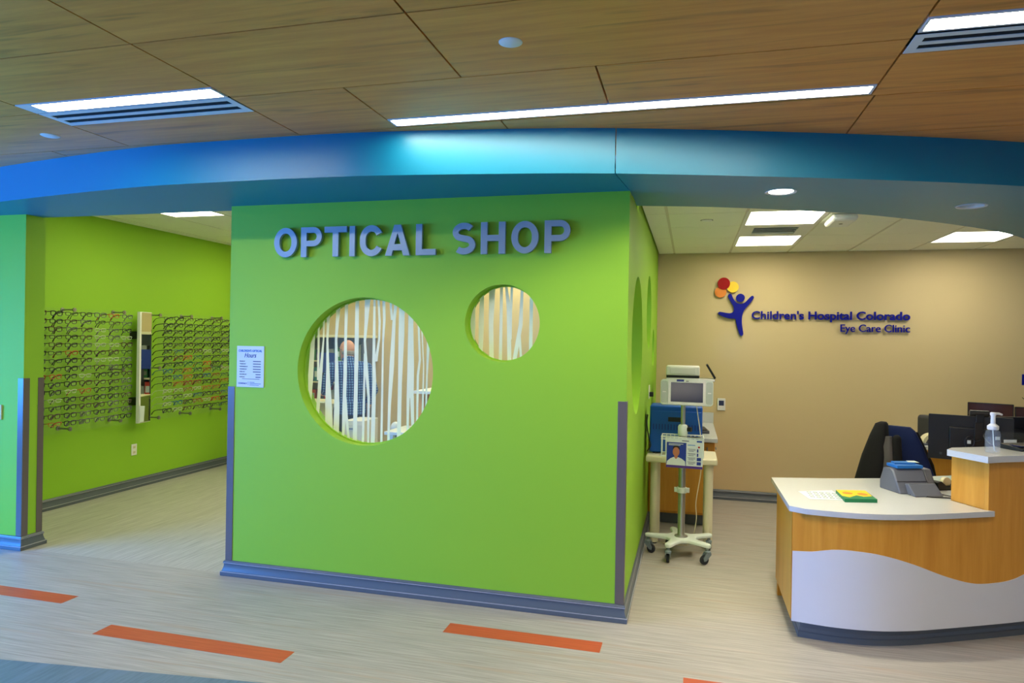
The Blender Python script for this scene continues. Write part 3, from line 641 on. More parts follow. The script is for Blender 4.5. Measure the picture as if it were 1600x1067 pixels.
SH = [(0.025, 0.0175, 0.0030), (0.026, 0.020, 0.0036), (0.024, 0.015, 0.0024)]
EM = {}
for si, sh in enumerate(SH):
    f, l, tm, h = eyewear_mesh(sh)
    for c in EC:
        mname = 'eyewear_'+c.replace(' ', '_')
        EM[(si, c)] = (f.mesh('eyeglasses', mname), l.mesh('lens', 'lens_clear', False), tm.mesh('temple', mname), h)
RX = XL+0.155
def pair(y, z, si, c, label, rz, group):
    f, l, tm, h = EM[(si, c)]
    o = obj_from(f, 'eyeglasses', None, (RX, y, z), (0, 0, rz)); tag(o, label, 'eyeglasses', group)
    obj_from(l, 'lenses', o)
    for s in (-1, 1): obj_from(tm, 'temple', o, (-.003, s*.068, h*.65), (0, 0, -s*0.10))
def rack(label, y0, y1, ys, which, fam, studs, z0=0.70, z1=1.825):
    t = thing('eyewear_rack', label, 'eyewear rack', (XL, (y0+y1)/2, z0))
    cy = (y0+y1)/2
    bx('clear_panel', (.128, y0-cy, 0), (.134, y1-cy, z1-z0), 'acrylic', t)
    for (y, z) in studs:
        o = MB().tube([(0, 0, 0), (.15, 0, 0)], .008, 10).build('standoff_rod', 'steel', t, loc=(0, y-cy, z-z0))
        MB().tube([(.134, 0, 0), (.146, 0, 0)], .019, 14).build('washer', 'steel', o); MB().tube([(0, 0, 0), (.008, 0, 0)], .02, 14).build('wall_flange', 'steel', o)
    rr = random.Random(len(label))
    for r in range(15):
        z = 1.775-r*0.0705
        bx('ledge', (.134, y0-cy+.02, z-z0-.023), (.172, y1-cy-.02, z-z0-.0205), 'acrylic', t)
        for j, y in enumerate(ys):
            c = fam(r, j, rr); si = rr.choice([0, 0, 1, 1, 2]) if c != 'pale clear' else 2
            pair(y+rr.uniform(-.006, .006), z+rr.uniform(-.002, .003), si, c, f'{c} eyeglasses {ORD[j]} from left in {ORD[r]} row of rack {which} mirror', rr.uniform(-.10, .10), 'eyeglasses on the wall racks')
def fam_l(r, j, rr):
    q = rr.random()
    if (r, j) in ((5, 3), (8, 1), (8, 2), (10, 4), (14, 2), (0, 6)): return 'red' if (r+j) % 2 else 'orange'
    if j >= 4: return 'black' if q < .4 else 'grey' if q < .7 else 'brown' if q < .9 else 'pale clear'
    return 'black' if q < .66 else 'brown' if q < .78 else 'grey' if q < .9 else 'pale clear'
def fam_r(r, j, rr):
    q = rr.random()
    if r < 5: return 'black' if q < .72 else 'brown' if q < .88 else 'green' if r == 4 else 'grey'
    return 'black' if q < .34 else 'red' if q < .50 else 'green' if q < .62 else 'teal' if q < .72 else 'brown' if q < .82 else 'orange' if q < .9 else 'pale clear'
rack('clear wall rack full of eyeglasses left of narrow mirror', 4.42, 5.665, [4.50+0.158*k for k in range(8)], 'left of', fam_l, [(5.016, 1.814), (5.583, 1.815), (5.579, 1.249), (5.557, .743), (4.989, .728)])
rack('clear wall rack full of eyeglasses right of narrow mirror', 6.03, 7.50, [6.16+0.155*k for k in range(9)], 'right of', fam_r, [(6.06, 1.805), (6.526, 1.81), (7.035, 1.81), (6.06, 1.247), (7.048, 1.234), (6.06, .72), (6.53, .718), (7.038, .72)])

# narrow mirror between the racks, turned a little to the back of the shop
t = thing('wall_mirror', 'narrow tall mirror with white edge between two eyewear racks', 'mirror', (XL+0.12, 5.87, 0.69), math.radians(11.4))
bx('backing', (-.02, -.10, 0), (0.012, .10, 1.14), 'white_plastic', t, 0.002)
bx('mirror_glass', (.012, -.078, .006), (.015, .098, 1.134), 'mirror', t)
bx('bracket', (-.13, -.05, .18), (-.02, .05, .26), 'black_plastic', t); bx('bracket', (-.13, -.05, .86), (-.02, .05, .94), 'black_plastic', t)
t = thing('mirror_card', 'small white card stuck to foot of narrow mirror', 'card', (XL+0.12, 5.87, 0.70), math.radians(11.4))
MB().plate([[(-.095, 0), (-.02, 0), (-.005, .16), (-.095, .17)]], .0155, .0175, YZ).build('card_face', 'paper', t)

# ------------------------------------------------------------------ inside the shop
# low display case on the back wall, open shelves with boxes
mat('box_grey', (150, 154, 146), .5)
t = thing('display_case', 'white framed open display case on back wall behind the man', 'display case', (-4.53, 8.385, 0))
bx('side', (-.45, -.34, 0), (-.42, 0, 1.6), 'cream', t); bx('side', (.42, -.34, 0), (.45, 0, 1.6), 'mid_grey', t); bx('top_board', (-.47, -.36, 1.6), (.47, 0, 1.635), 'cream', t, .004)
bx('back_board', (-.42, -.015, 0), (.42, 0, 1.6), 'box_grey', t); bx('plinth', (-.42, -.33, 0), (.42, -.02, .12), 'cream', t); bx('divider', (-.2, -.33, .12), (-.18, -.02, 1.6), 'dark_grey', t)
SHZ = [.12, .42, .74, 1.0, 1.28]
for z in SHZ: bx('shelf', (-.42, -.33, z), (.42, -.02, z+.016), 'cream', t)
mat('box_green', (60, 130, 80), .5); mat('box_purple', (90, 70, 130), .5); mat('box_teal', (40, 130, 130), .5); mat('box_red', (190, 50, 34), .5); mat('box_brown', (96, 52, 36), .5); mat('box_blue', (30, 70, 170), .5); mat('box_grey', (120, 126, 124), .5)
rr = random.Random(11); SN = ['lowest', 'second lowest', 'middle', 'second highest', 'top']
PAL = [['brown', 'grey', 'brown'], ['brown', 'red', 'brown'], ['red', 'red', 'grey'], ['blue', 'teal', 'green', 'purple'], ['green', 'purple', 'grey', 'green']]
for k, z in enumerate(SHZ):
    x = -4.53-.40; n = 0
    while x < -4.53+.36:
        wd = rr.uniform(.06, .11); hh = rr.uniform(.10, .22); cn = PAL[k][n % len(PAL[k])]
        if not (-4.53-.21 < x+wd and x < -4.53-.17):
            b = thing('boxed_product', f'{cn} boxed product, {ORD[n]} from left on {SN[k]} shelf of display case', 'box', (x+wd/2, 8.385-.2, z+.016), rr.uniform(-.1, .1), 'products in the display case')
            bx('carton', (-wd/2, -.06, 0), (wd/2, .06, hh), 'box_'+cn, b, .002); bx('print_panel', (-wd*.36, -.0612, hh*.3), (wd*.36, -.0598, hh*.72), 'paper' if n % 2 else 'box_grey', b)
            n += 1
        x += wd+.015
t = thing('wall_poster', 'blue poster with white dot beside the bald man', 'poster', (-4.62, 8.04, 1.27))
bx('sheet', (-.12, -.004, -.13), (.12, 0, .13), 'print_navy', t); MB().plate([circ(0.03, -.01, .02, 20)], -.0055, -.004, XZ).build('white_dot', 'paper', t); bx('mount', (-.02, 0, -.27), (.02, .01, .12), 'dark_grey', t)

# service counter the man leans on
t = thing('service_counter', 'cream service counter in front of the man', 'counter', (-4.42, 7.35, 0))
bx('worktop', (-.5, -.25, .81), (.62, .25, .84), 'cream', t, .004); bx('body', (-.46, -.2, .08), (.58, .22, .81), 'cream', t); bx('kick', (-.44, -.15, 0), (.56, .2, .08), 'dark_grey', t)
t = thing('pedestal_cabinet', 'white pedestal cabinet right of the man', 'cabinet', (-3.43, 6.62, 0))
bx('body', (-.06, -.18, .03), (.16, .18, .74), 'white_plastic', t, .006)
for k in range(3): d = bx('drawer', (-.055, -.188, .06+.22*k), (.155, -.18, .26+.22*k), 'white_metal', t, .003); bx('handle', (.0, -.2, .21+.22*k), (.1, -.188, .225+.22*k), 'steel', d)
t = thing('dispensing_table', 'white topped table with wood side at right of round window', 'table', (-1.9, 6.55, 0))
bx('tabletop', (-.74, -.28, 1.06), (.74, .28, 1.09), 'white_plastic', t, .004); bx('side', (-.70, -.25, 0), (-.64, .25, 1.06), 'maple', t); bx('side', (.64, -.25, 0), (.70, .25, 1.06), 'maple', t); bx('back_panel', (-.64, .2, .1), (.64, .23, 1.06), 'maple', t)
t = thing('low_table', 'low white table seen at foot of big round window', 'table', (-2.0, 5.98, 0))
bx('tabletop', (-.70, -.24, .72), (.70, .24, .75), 'white_plastic', t, .004)
for sx in (-1, 1):
    for sy in (-1, 1): bx('leg', (sx*.64-.02, sy*.2-.02, 0), (sx*.64+.02, sy*.2+.02, .72), 'white_metal', t)
t = thing('desk_clock', 'small round white device on low stand beside man', 'device', (-2.86, 6.35, 0))
MB().lathe([(.10, 0), (.10, .02), (.02, .04), (.02, .62), (.05, .64)], n=20).build('stand', 'steel', t); MB().ell((0, 0, .70), (.055, .04, .065)).build('head', 'white_plastic', t)

# the man
def remesh(mb, name, m, parent, voxel=.010, smooth=6):
    o = mb.build(name, m, parent); r = o.modifiers.new('remesh', 'REMESH'); r.mode = 'VOXEL'; r.voxel_size = voxel; r.use_smooth_shade = True
    s = o.modifiers.new('smooth', 'SMOOTH'); s.iterations = smooth; s.factor = .5
    return o
def limb(mb, pts, rads, n=12):
    mb.tube(pts, rads, n)
    for p, r in zip(pts, rads): mb.ell(p, (r, r, r), n, 8)
man = thing('person', 'bald man in blue plaid shirt standing with back turned behind round window', 'person', (-3.64, 6.86, 0), math.radians(37))
# local axes: x = his right, y = forward
b = MB()
for s in (-1, 1):
    limb(b, [(s*.09, 0, .82), (s*.10, .02, .45), (s*.10, -.01, .08)], [.085, .058, .042]); b.ell((s*.105, .06, .04), (.045, .12, .04))
b.ell((0, 0, .86), (.155, .11, .12)); b.ell((0, .02, 1.02), (.145, .115, .16)); b.ell((0, .06, 1.17), (.165, .11, .15))
limb(b, [(-.12, .08, 1.27), (.12, .08, 1.27)], [.06, .06]); limb(b, [(0, .09, 1.28), (0, .15, 1.40)], [.062, .055])
RA = [(.185, .07, 1.26), (.245, -.02, 1.02), (.215, .10, .82)]; LA = [(-.185, .10, 1.26), (-.25, .16, 1.04), (-.235, .36, .965)]
limb(b, RA, [.052, .042, .028]); limb(b, LA, [.052, .042, .028])
b.ell((.212, .125, .765), (.022, .04, .05)); b.ell((-.232, .41, .955), (.04, .05, .02))
for k in range(4):
    limb(b, [(.214, .10+.018*k, .73), (.205, .108+.017*k, .695-.006*(k in (1, 2))), (.185, .11+.016*k, .68)], [.0095, .009, .008], 8)
    limb(b, [(-.262+.019*k, .45, .952), (-.258+.018*k, .485+.006*(k in (1, 2)), .945), (-.255+.017*k, .505, .925)], [.0095, .009, .008], 8)
limb(b, [(.20, .15, .78), (.18, .168, .745)], [.012, .01], 8); limb(b, [(-.20, .40, .952), (-.185, .44, .945)], [.012, .01], 8)
hr = Matrix.Rotation(math.radians(38), 3, 'Z')        # head turned to his left
hc = Vector((-.01, .18, 1.462)); H_ = lambda x, y, z: hc + hr @ Vector((x, y, z))
b.ell(hc+Vector((0, 0, .015)), (.076, .092, .098), 18, 12, hr); b.ell(H_(0, .03, -.045), (.056, .064, .072), 16, 10, hr); b.ell(H_(0, .098, -.012), (.013, .018, .022), 10, 8, hr)
b.ell(H_(0, .082, -.07), (.026, .014, .010), 10, 8, hr); b.ell(H_(0, .080, -.10), (.024, .018, .016), 10, 8, hr); b.ell(H_(0, .086, .022), (.045, .012, .010), 10, 8, hr)
for s in (-1, 1): b.ell(H_(s*.078, -.005, -.01), (.011, .02, .033), 10, 8, hr)
remesh(b, 'body', 'skin', man, .007, 4)
mat('eye_white', (236, 232, 226), .3); mat('eye_iris', (50, 40, 34), .2); mat('lips', (160, 92, 84), .5); mat('hair_grey', (150, 142, 134), .9, bump=.8, bscale=300)
for s in (-1, 1):
    e = MB().ell(H_(s*.03, .079, .0), (.012, .012, .009), 10, 8).build('eye', 'eye_white', man); MB().ell(H_(s*.03, .0895, .0), (.005, .003, .005), 8, 6).build('iris', 'eye_iris', e)
MB().ell(H_(0, .092, -.072), (.02, .008, .006), 10, 8, hr).build('mouth', 'lips', man)
hb = MB()
for k in range(13):
    a = math.radians(180+15*k-0); x, y = .0785*math.cos(a), .094*math.sin(a)
    hb.ell(H_(x, y*.98, -.022+.012*math.sin(a)), (.014, .014, .030), 8, 6)
remesh(hb, 'hair', 'hair_grey', man, .006, 3)
gb = MB()
for s in (-1, 1):
    lp = [tuple(H_(s*.032+.024*math.cos(2*PI*k/12), .101, .0+.018*math.sin(2*PI*k/12))) for k in range(14)]; gb.tube(lp, .0022, 5, False)
    gb.tube([H_(s*.056, .10, .006), H_(s*.078, .06, .004), H_(s*.084, -.01, .004)], .0024, 5)
gb.tube([H_(-.008, .101, .004), H_(.008, .101, .004)], .0022, 5); gb.build('glasses', 'dark_grey', man)
sh = MB()
sh.ell((0, 0, .87), (.172, .128, .13)); sh.ell((0, .02, 1.02), (.166, .135, .17)); sh.ell((0, .055, 1.18), (.185, .13, .15))
limb(sh, [(-.135, .08, 1.265), (.135, .08, 1.265)], [.075, .075]); limb(sh, [(0, .09, 1.28), (0, .125, 1.345)], [.085, .068])
limb(sh, [RA[0], RA[1], (.228, .05, .90)], [.072, .062, .052]); limb(sh, [LA[0], LA[1], (-.24, .30, .985)], [.072, .062, .046])
sh.lathe([(.17, .76), (.178, .80), (.172, .9)], (0, 0, 0), 24)
pm = bpy.data.materials.new('plaid_cloth'); pm.use_nodes = True; q = pm.node_tree; pb = q.nodes['Principled BSDF']; pb.inputs['Roughness'].default_value = .9
tc = q.nodes.new('ShaderNodeTexCoord'); sep = q.nodes.new('ShaderNodeSeparateXYZ'); q.links.new(tc.outputs['Object'], sep.inputs[0])
def stripe(o_, freq, thr):
    m1 = q.nodes.new('ShaderNodeMath'); m1.operation = 'MULTIPLY'; m1.inputs[1].default_value = freq; q.links.new(o_, m1.inputs[0])
    m2 = q.nodes.new('ShaderNodeMath'); m2.operation = 'FRACT'; q.links.new(m1.outputs[0], m2.inputs[0])
    m3 = q.nodes.new('ShaderNodeMath'); m3.operation = 'LESS_THAN'; m3.inputs[1].default_value = thr; q.links.new(m2.outputs[0], m3.inputs[0]); return m3.outputs[0]
s1 = stripe(sep.outputs['X'], 36, .32); s2 = stripe(sep.outputs['Z'], 36, .32)
ad = q.nodes.new('ShaderNodeMath'); ad.operation = 'ADD'; q.links.new(s1, ad.inputs[0]); q.links.new(s2, ad.inputs[1])
rp = q.nodes.new('ShaderNodeValToRGB'); rp.color_ramp.interpolation = 'CONSTANT'; rp.color_ramp.elements[0].color = lin(14, 44, 112); rp.color_ramp.elements[1].position = .4; rp.color_ramp.elements[1].color = lin(48, 94, 166)
e3 = rp.color_ramp.elements.new(.9); e3.color = lin(150, 178, 206)
dv = q.nodes.new('ShaderNodeMath'); dv.operation = 'MULTIPLY'; dv.inputs[1].default_value = .5; q.links.new(ad.outputs[0], dv.inputs[0]); q.links.new(dv.outputs[0], rp.inputs[0]); q.links.new(rp.outputs[0], pb.inputs['Base Color'])
MATS['plaid_cloth'] = pm
so = remesh(sh, 'shirt', 'plaid_cloth', man, .010, 6)
cb = MB(); cb.lathe([(.062, 0), (.078, .012), (.07, .04), (.06, .042)], (0, .135, 1.335), 20, False); cb.build('collar', 'plaid_cloth', so)
tr = MB(); tr.ell((0, 0, .82), (.165, .12, .12))
for s in (-1, 1): limb(tr, [(s*.09, 0, .80), (s*.10, .02, .45), (s*.10, -.005, .10)], [.098, .078, .066])
remesh(tr, 'trousers', 'pants', man, .012, 4)
sb = MB()
for s in (-1, 1): sb.ell((s*.105, .06, .045), (.052, .13, .05))
sb.build('shoes', 'black_plastic', man)
t = thing('paper_slip', 'white slip of paper under the hand of the man', 'paper', (-4.12, 7.16, .842), .5); bx('sheet', (-.07, -.1, 0), (.07, .1, .003), 'paper', t)

# ------------------------------------------------------------------ clinic corner: table, charging cabinet, counter, printer
t = thing('side_table', 'small cream table beside green wall holding blue cabinet', 'table', (-.06, 5.69, 0))
bx('tabletop', (-.272, -.21, .66), (.272, .215, .71), 'cream', t, .012)
for x, y in ((-.205, -.10), (.21, -.13), (-.205, .17), (.21, .17)): MB().tube([(x, y, .012), (x, y, .66)], .034, 20).build('leg', 'cream', t)
for x, y in ((-.205, -.10), (.21, -.13), (-.205, .17), (.21, .17)): MB().lathe([(.024, 0), (.026, .012)], (x, y, 0), 16).build('foot', 'black_plastic', t)
t = cabt = thing('charging_cabinet', 'blue metal charging cabinet with vent slots on cream table', 'cabinet', (-.108, 5.76, .71))
bx('body', (-.205, -.13, .008), (.205, .135, .385), 'blue_steel', t, .012)
d = bx('door', (-.198, -.14, .016), (.198, -.13, .345), 'blue_steel', t, .004); bx('handle_recess', (-.06, -.143, .262), (.065, -.1395, .298), 'black_plastic', d)
MB().tube([(.085, -.139, .225), (.085, -.158, .225)], .017, 14).build('lock', 'black_plastic', d)
for k in range(16): bx('vent_slot', (-.175+.0232*k-.004, -.1412, .195), (-.175+.0232*k+.004, -.1398, .24), 'print_navy', d)
for x in (-.17, .17):
    for y in (-.1, .1): MB().lathe([(.012, 0), (.012, .01)], (x, y, 0), 12).build('foot', 'rubber', t)
cbm = MB(); cbm.tube(spline([(-.33, 5.62, 1.02), (-.335, 5.60, .95), (-.315, 5.58, .84), (-.30, 5.57, .78), (-.325, 5.58, .735), (-.33, 5.60, .73)], 6), .005, 8)
pco = cbm.build('power_cord', 'black_plastic', cabt); pco.location = -cabt.location
t = thing('wall_outlet', 'white power outlet with plug on green wall above blue cabinet', 'outlet', (XS, 6.1, 1.17))
bx('cover_plate', (0, -.04, -.06), (.006, .04, .06), 'white_plastic', t, .002); bx('plug', (.006, -.02, -.04), (.04, .02, .0), 'black_plastic', t, .004); bx('socket', (.006, -.018, .012), (.009, .018, .04), 'cream', t)

t = thing('wood_counter_cabinet', 'maple base cabinet along green wall behind cream table', 'cabinet', (0, 0, 0))
bx('body', (XS+.002, 6.2, .1), (.205, YB-.03, .745), 'maple', t); bx('kick', (XS+.03, 6.26, 0), (.17, YB-.03, .1), 'base_grey', t)
d = bx('door', (XS+.012, 6.185, .12), (.195, 6.2, .735), 'maple', t, .003); MB().tube([(.15, 6.17, .60), (.15, 6.17, .70)], .006, 8).build('handle', 'steel', d)
d = bx('drawer', (.205, 6.3, .54), (.218, 6.8, .735), 'maple', t, .003); MB().tube([(.235, 6.5, .64), (.235, 6.6, .64)], .006, 8).build('handle', 'steel', d)
t = thing('white_worktop', 'white worktop with backsplash on maple cabinet by beige wall', 'countertop', (0, 0, 0))
bx('slab', (XS+.002, 6.14, .746), (.236, YB-.002, .784), 'quartz', t, .004); bx('backsplash', (XS+.002, YB-.024, .784), (.236, YB-.002, .89), 'quartz', t, .003)
t = thing('card_reader', 'small black device on white worktop beside blue cabinet', 'device', (.105, 6.5, .784), .3)
MB().plate([[(-.075, 0), (.075, 0), (.075, .05), (-.075, .025)]], -.05, .05, lambda u, v, d: (d, u, v)).build('body', 'dark_grey', t, bevel=.004); bx('keypad', (-.03, -.06, .03), (.03, .04, .034), 'black_plastic', t)
t = thing('printer', 'white office printer with raised black tray behind tablet cart', 'printer', (-.07, 6.62, .784))
bx('body', (-.15, -.14, 0.001), (.155, .18, .498), 'white_plastic', t, .010); bx('gap', (-.146, -.135, .498), (.148, .17, .522), 'black_plastic', t)
l = bx('lid', (-.15, -.14, .520), (.15, .18, .605), 'white_plastic', t, .008); bx('panel', (-.115, -.146, .535), (.115, -.139, .592), 'white_metal', l, .006)
bx('side_shelf', (.148, -.12, .468), (.285, .14, .492), 'white_plastic', t, .006)
MB().plate([[(.282, .490), (.296, .505), (.222, .628), (.206, .618)]], -.10, .12, XZ).build('tray', 'black_plastic', t)
bx('paper_drawer', (-.14, -.146, .03), (.145, -.139, .16), 'white_metal', t, .004)

# tablet cart
ct = thing('tablet_cart', 'white rolling stand with tablet and notice in front of cream table', 'cart', (-.05, 5.315, 0))
hub = MB(); AN = [177, 249, 321, 33, 105]; out = []
for a in AN:
    A = math.radians(a); dv_ = Vector((math.cos(A), math.sin(A))); nv = Vector((-dv_.y, dv_.x))
    for r_, w_ in ((.105, -.042), (.16, -.030), (.245, -.026), (.268, -.012), (.268, .012), (.245, .026), (.16, .030), (.105, .042)): out.append(tuple(dv_*r_+nv*w_))
hub.plate([out], .118, .146, XY); hub.build('base', 'cart_white', ct, bevel=.008)
for a in AN:
    A = math.radians(a); cx, cy = .245*math.cos(A), .245*math.sin(A); sw = math.radians(a*1.7+30)
    cs = MB().tube([(0, 0, .085), (0, 0, .12)], .012, 10).lathe([(.022, .078), (.024, .092), (.012, .1)], (0, 0, 0), 14)
    dx, dy = math.cos(sw), math.sin(sw)
    for s in (-1, 1):
        cs.plate([[(-.018, .088), (.018, .088), (.045, .05), (.04, .026), (.02, .03), (-.02, .07)]], s*.016-.003, s*.016+.003, lambda u, v, d: (u*dx-d*dy, u*dy+d*dx, v))
    co = cs.build('caster', 'cast_grey', ct, loc=(cx, cy, 0))
    wh = MB(); px, py = .028*dx, .028*dy
    wh.tube([(px+.011*dy, py-.011*dx, .034), (px-.011*dy, py+.011*dx, .034)], .034, 20); wh.build('wheel', 'rubber', co, bevel=.005)
MB().lathe([(.05, .146), (.048, .152), (.03, .156), (.0265, .165), (.0265, .915)], n=24).build('lower_pole', 'alu', ct)
MB().lathe([(.034, .905), (.036, .912), (.036, .97), (.03, .985), (.018, .99)], n=24).build('collar', 'cart_white', ct)
MB().tube([(.036, -.01, .955), (.062, -.02, .955)], .018, 14).build('knob', 'black_plastic', ct)
MB().lathe([(.0165, .98), (.0165, 1.17)], n=20).build('upper_pole', 'alu', ct)
cl2 = MB().lathe([(.036, .475), (.038, .48), (.038, .51), (.036, .515)], n=20).build('clamp', 'cart_white', ct)
bx('clamp_ear', (.034, -.012, .478), (.056, .012, .512), 'cart_white', cl2, .003); bx('clamp_ear', (-.056, -.012, .478), (-.034, .012, .512), 'cart_white', cl2, .003)
# wire basket
bk = MB()
for z in (.905, .89): bk.tube([(-.152, -.13, z), (.152, -.13, z), (.152, .05, z), (-.152, .05, z), (-.152, -.13, z)], .004, 6)
bk.tube([(-.152, -.13, .765), (.152, -.13, .765), (.152, .05, .765), (-.152, .05, .765), (-.152, -.13, .765)], .004, 6)
for k in range(11): x = -.15+.03*k; bk.tube([(x, -.13, .905), (x, -.13, .765), (x, .05, .765), (x, .05, .905)], .0025, 5)
for k in range(5):
    y = -.1+.035*k
    for s in (-1, 1): bk.tube([(s*.152, y, .905), (s*.152, y, .765)], .0025, 5)
bk.build('wire_basket', 'cart_white', ct)
bx('mount_block', (-.05, -.03, 1.15), (.05, .02, 1.25), 'cart_white', ct, .008)
# tablet: enclosure with speakers and screen, its own thing on the cart
tb = thing('tablet_screen', 'white tablet enclosure with dark screen on top of rolling stand', 'tablet', (-.026, 5.24, 1.235), math.radians(4))
tb.rotation_euler = (math.radians(-8), math.radians(.8), math.radians(4))
def rrect(w_, h_, r_, n=6):
    o = []
    for cx, cy, a0 in ((w_-r_, h_-r_, 0), (-w_+r_, h_-r_, 90), (-w_+r_, -h_+r_, 180), (w_-r_, -h_+r_, 270)): o += arc(cx, cy, r_, r_, a0, a0+90, n)
    return o
MB().plate([rrect(.19, .095, .022)], -.005, .03, XZ).build('enclosure', 'cart_white', tb, bevel=.006)
MB().plate([rrect(.136, .092, .006)], -.018, -.005, XZ).build('front_bezel', 'white_plastic', tb, bevel=.004)
MB().plate([rrect(.116, .072, .003)], -.0195, -.017, XZ).build('screen', 'screen', tb)
for s in (-1, 1):
    g = MB().plate([rrect(.023, .082, .012)], -.010, -.004, lambda u, v, d: (u+s*.163, d, v)).build('speaker_grille', 'grille_grey', tb, bevel=.003)
    bx('latch', (s*.163-.012, -.0115, -.004), (s*.163+.012, -.009, .004), 'white_plastic', g)
bx('name_strip', (-.075, -.0197, .079), (-.022, -.0175, .094), 'print_navy', tb); bx('camera_lens', (-.008, -.0197, .08), (.012, -.0175, .085), 'black_plastic', tb)
# notice clipped to the basket
pn = thing('cart_notice', 'blue and white printed notice with man in white coat on cart', 'notice', (-.035, 5.172, .685), 0)
pn.rotation_euler = (math.radians(-2), math.radians(.6), 0)
bx('sheet', (-.13, -.004, 0), (.13, 0, .215), 'paper', pn)
y_ = -.004
bx('blue_field', (-.128, y_-.001, .018), (.012, y_, .185), 'print_navy', pn); bx('bottom_band', (-.13, y_-.001, 0), (.13, y_, .018), 'print_purple', pn)
pc = MB(); pc.plate([[(-.127, .018), (.008, .018), (.005, .05), (-.02, .068), (-.045, .078), (-.075, .078), (-.10, .066), (-.122, .046)]], y_-.002, y_-.001, XZ); pc.build('portrait_coat', 'paper', pn)
mat('portrait_skin', (176, 112, 80), .6); mat('portrait_hair', (40, 28, 22), .7)
MB().plate([[(-.084+.0, .135)]+[(-.06+.027*math.cos(a), .134+.03*math.sin(a)) for a in [math.radians(170-16*k) for k in range(1, 11)]]+[(-.036, .135)]], y_-.0022, y_-.0012, XZ).build('portrait_hair', 'portrait_hair', pn)
MB().plate([[(-.06+.024*math.cos(2*PI*k/24), .116+.034*math.sin(2*PI*k/24)) for k in range(24)]], y_-.0032, y_-.0022, XZ).build('portrait_face', 'portrait_skin', pn)
MB().plate([[(-.072, .075), (-.06, .062), (-.048, .075), (-.05, .09), (-.07, .09)]], y_-.0028, y_-.002, XZ).build('portrait_neck', 'portrait_skin', pn)
for z, e in ((.172, -.01), (.163, -.03)): bx('title_line', (-.115, y_-.0022, z), (e, y_-.001, z+.004), 'paper', pn)
bx('logo_mark', (.085, y_-.001, .193), (.122, y_, .205), 'print_blue', pn); bx('logo_mark', (-.02, y_-.001, .196), (.03, y_, .202), 'print_dark', pn)
bx('subtitle', (.02, y_-.001, .168), (.075, y_, .173), 'print_cyan', pn)
for k in range(4):
    z = .14-k*.031
    for j in range(3): bx('text_line', (.022+.006*(j > 0), y_-.001, z-j*.008), (.078-.012*(j == 2), y_, z-j*.008+.003), 'print_dark', pn)
    bx('picture', (.088, y_-.001, z-.02), (.098 if k < 2 else .118, y_, z+.004), 'print_navy', pn)
bx('picture', (.095, y_-.001, .152), (.108, y_, .164), 'logo_red', pn)
tag(MB().tube([(-.02, 5.19, .912), (.05, 5.18, .913), (.10, 5.175, .912)], [.003, .004, .0015], 8).build('pen', 'black_plastic'), 'black pen lying across the cart basket', 'pen')
cbm = MB(); cbm.tube(spline([(.045, 5.27, 1.15), (.06, 5.30, 1.05), (.075, 5.31, .95), (.09, 5.32, .80), (.085, 5.33, .62), (.055, 5.36, .40), (.06, 5.42, .25), (.02, 5.5, .05), (-.1, 5.55, .008), (-.26, 5.62, .006)], 6), .0035, 6)
pco = cbm.build('charging_cord', 'cream', ct); pco.location = -ct.location
t = thing('power_brick', 'pale power adapter lying on floor behind the cart', 'adapter', (-.12, 5.62, 0)); bx('body', (-.03, -.05, 0), (.03, .05, .05), 'cart_white', t, .006); bx('plug', (-.012, .05, .015), (.012, .07, .035), 'black_plastic', t)

# ------------------------------------------------------------------ reception desk
dk = thing('reception_desk', 'curved maple reception desk with white wave panel', 'reception desk', (0, 0, 0))
PFX = [0.553, 0.75, 0.95, 1.15, 1.35, 1.575, 1.745, 2.1, 2.5, 2.9]; PFY = [3.998, 3.97, 3.98, 4.04, 4.135, 4.25, 4.34, 4.54, 4.82, 5.16]
pf = spline(list(zip(PFX, PFY)), 6); pxs = [p[0] for p in pf]; pys = [p[1] for p in pf]
def py(x): return interp(x, pxs, pys)
def nrm(x): d = Vector((.02, py(x+.01)-py(x-.01))).normalized(); return Vector((-d.y, d.x))     # into the desk
def curve(a, b, off, n=30):
    r = []
    for k in range(n+1):
        x = a+(b-a)*k/n; q_ = Vector((x, py(x)))+nrm(x)*off; r.append((q_.x, q_.y))
    return r
def wallpiece(name, a, b, o0, o1, z0, z1, m, n=30): return MB().plate([curve(a, b, o0, n)+curve(a, b, o1, n)[::-1]], z0, z1, XY).build(name, m, dk, angle=30)
wallpiece('front_panel', .553, 2.8, 0.0, .025, .1, .69, 'maple', 40)
wallpiece('raised_panel', 1.578, 2.8, 0.0, .025, .69, .985, 'maple', 24)
rp0 = curve(1.578, 2.8, .0255, 24); rp1 = curve(1.578, 2.8, .24, 24)
MB().plate([rp0+rp1[::-1]], .72, .985, XY).build('raised_box', 'maple', dk, angle=30)
bx('side_panel', (.552, 4.02, .1), (.578, 4.70, .69), 'maple', dk)
MB().plate([curve(.60, 2.8, .05, 40)+curve(.60, 2.8, .08, 40)[::-1]], 0, .1, XY)
kp = [(.605, 4.62)]+[(.605, py(.605)+.055)]+curve(.63, 2.8, .055, 40)
MB().sweep([(p[0], p[1]) for p in kp], [(-.02, 0), (.012, 0), (.012, .03), (.006, .034), (0, .05), (0, .1), (-.02, .1)]).build('kick_base', 'base_grey', dk, angle=20)
WX = [.548, .65, .747, .842, .984, 1.151, 1.329, 1.465, 1.558, 1.699, 1.794, 1.95, 2.15, 2.4, 2.8]; WZ = [.478, .488, .51, .514, .5, .452, .379, .335, .322, .328, .355, .42, .50, .52, .46]
wv = spline(list(zip(WX, WZ)), 4); wxs_ = [p[0] for p in wv]; wzs = [p[1] for p in wv]
mbw = MB(); N = 70; vs = []; fs = []
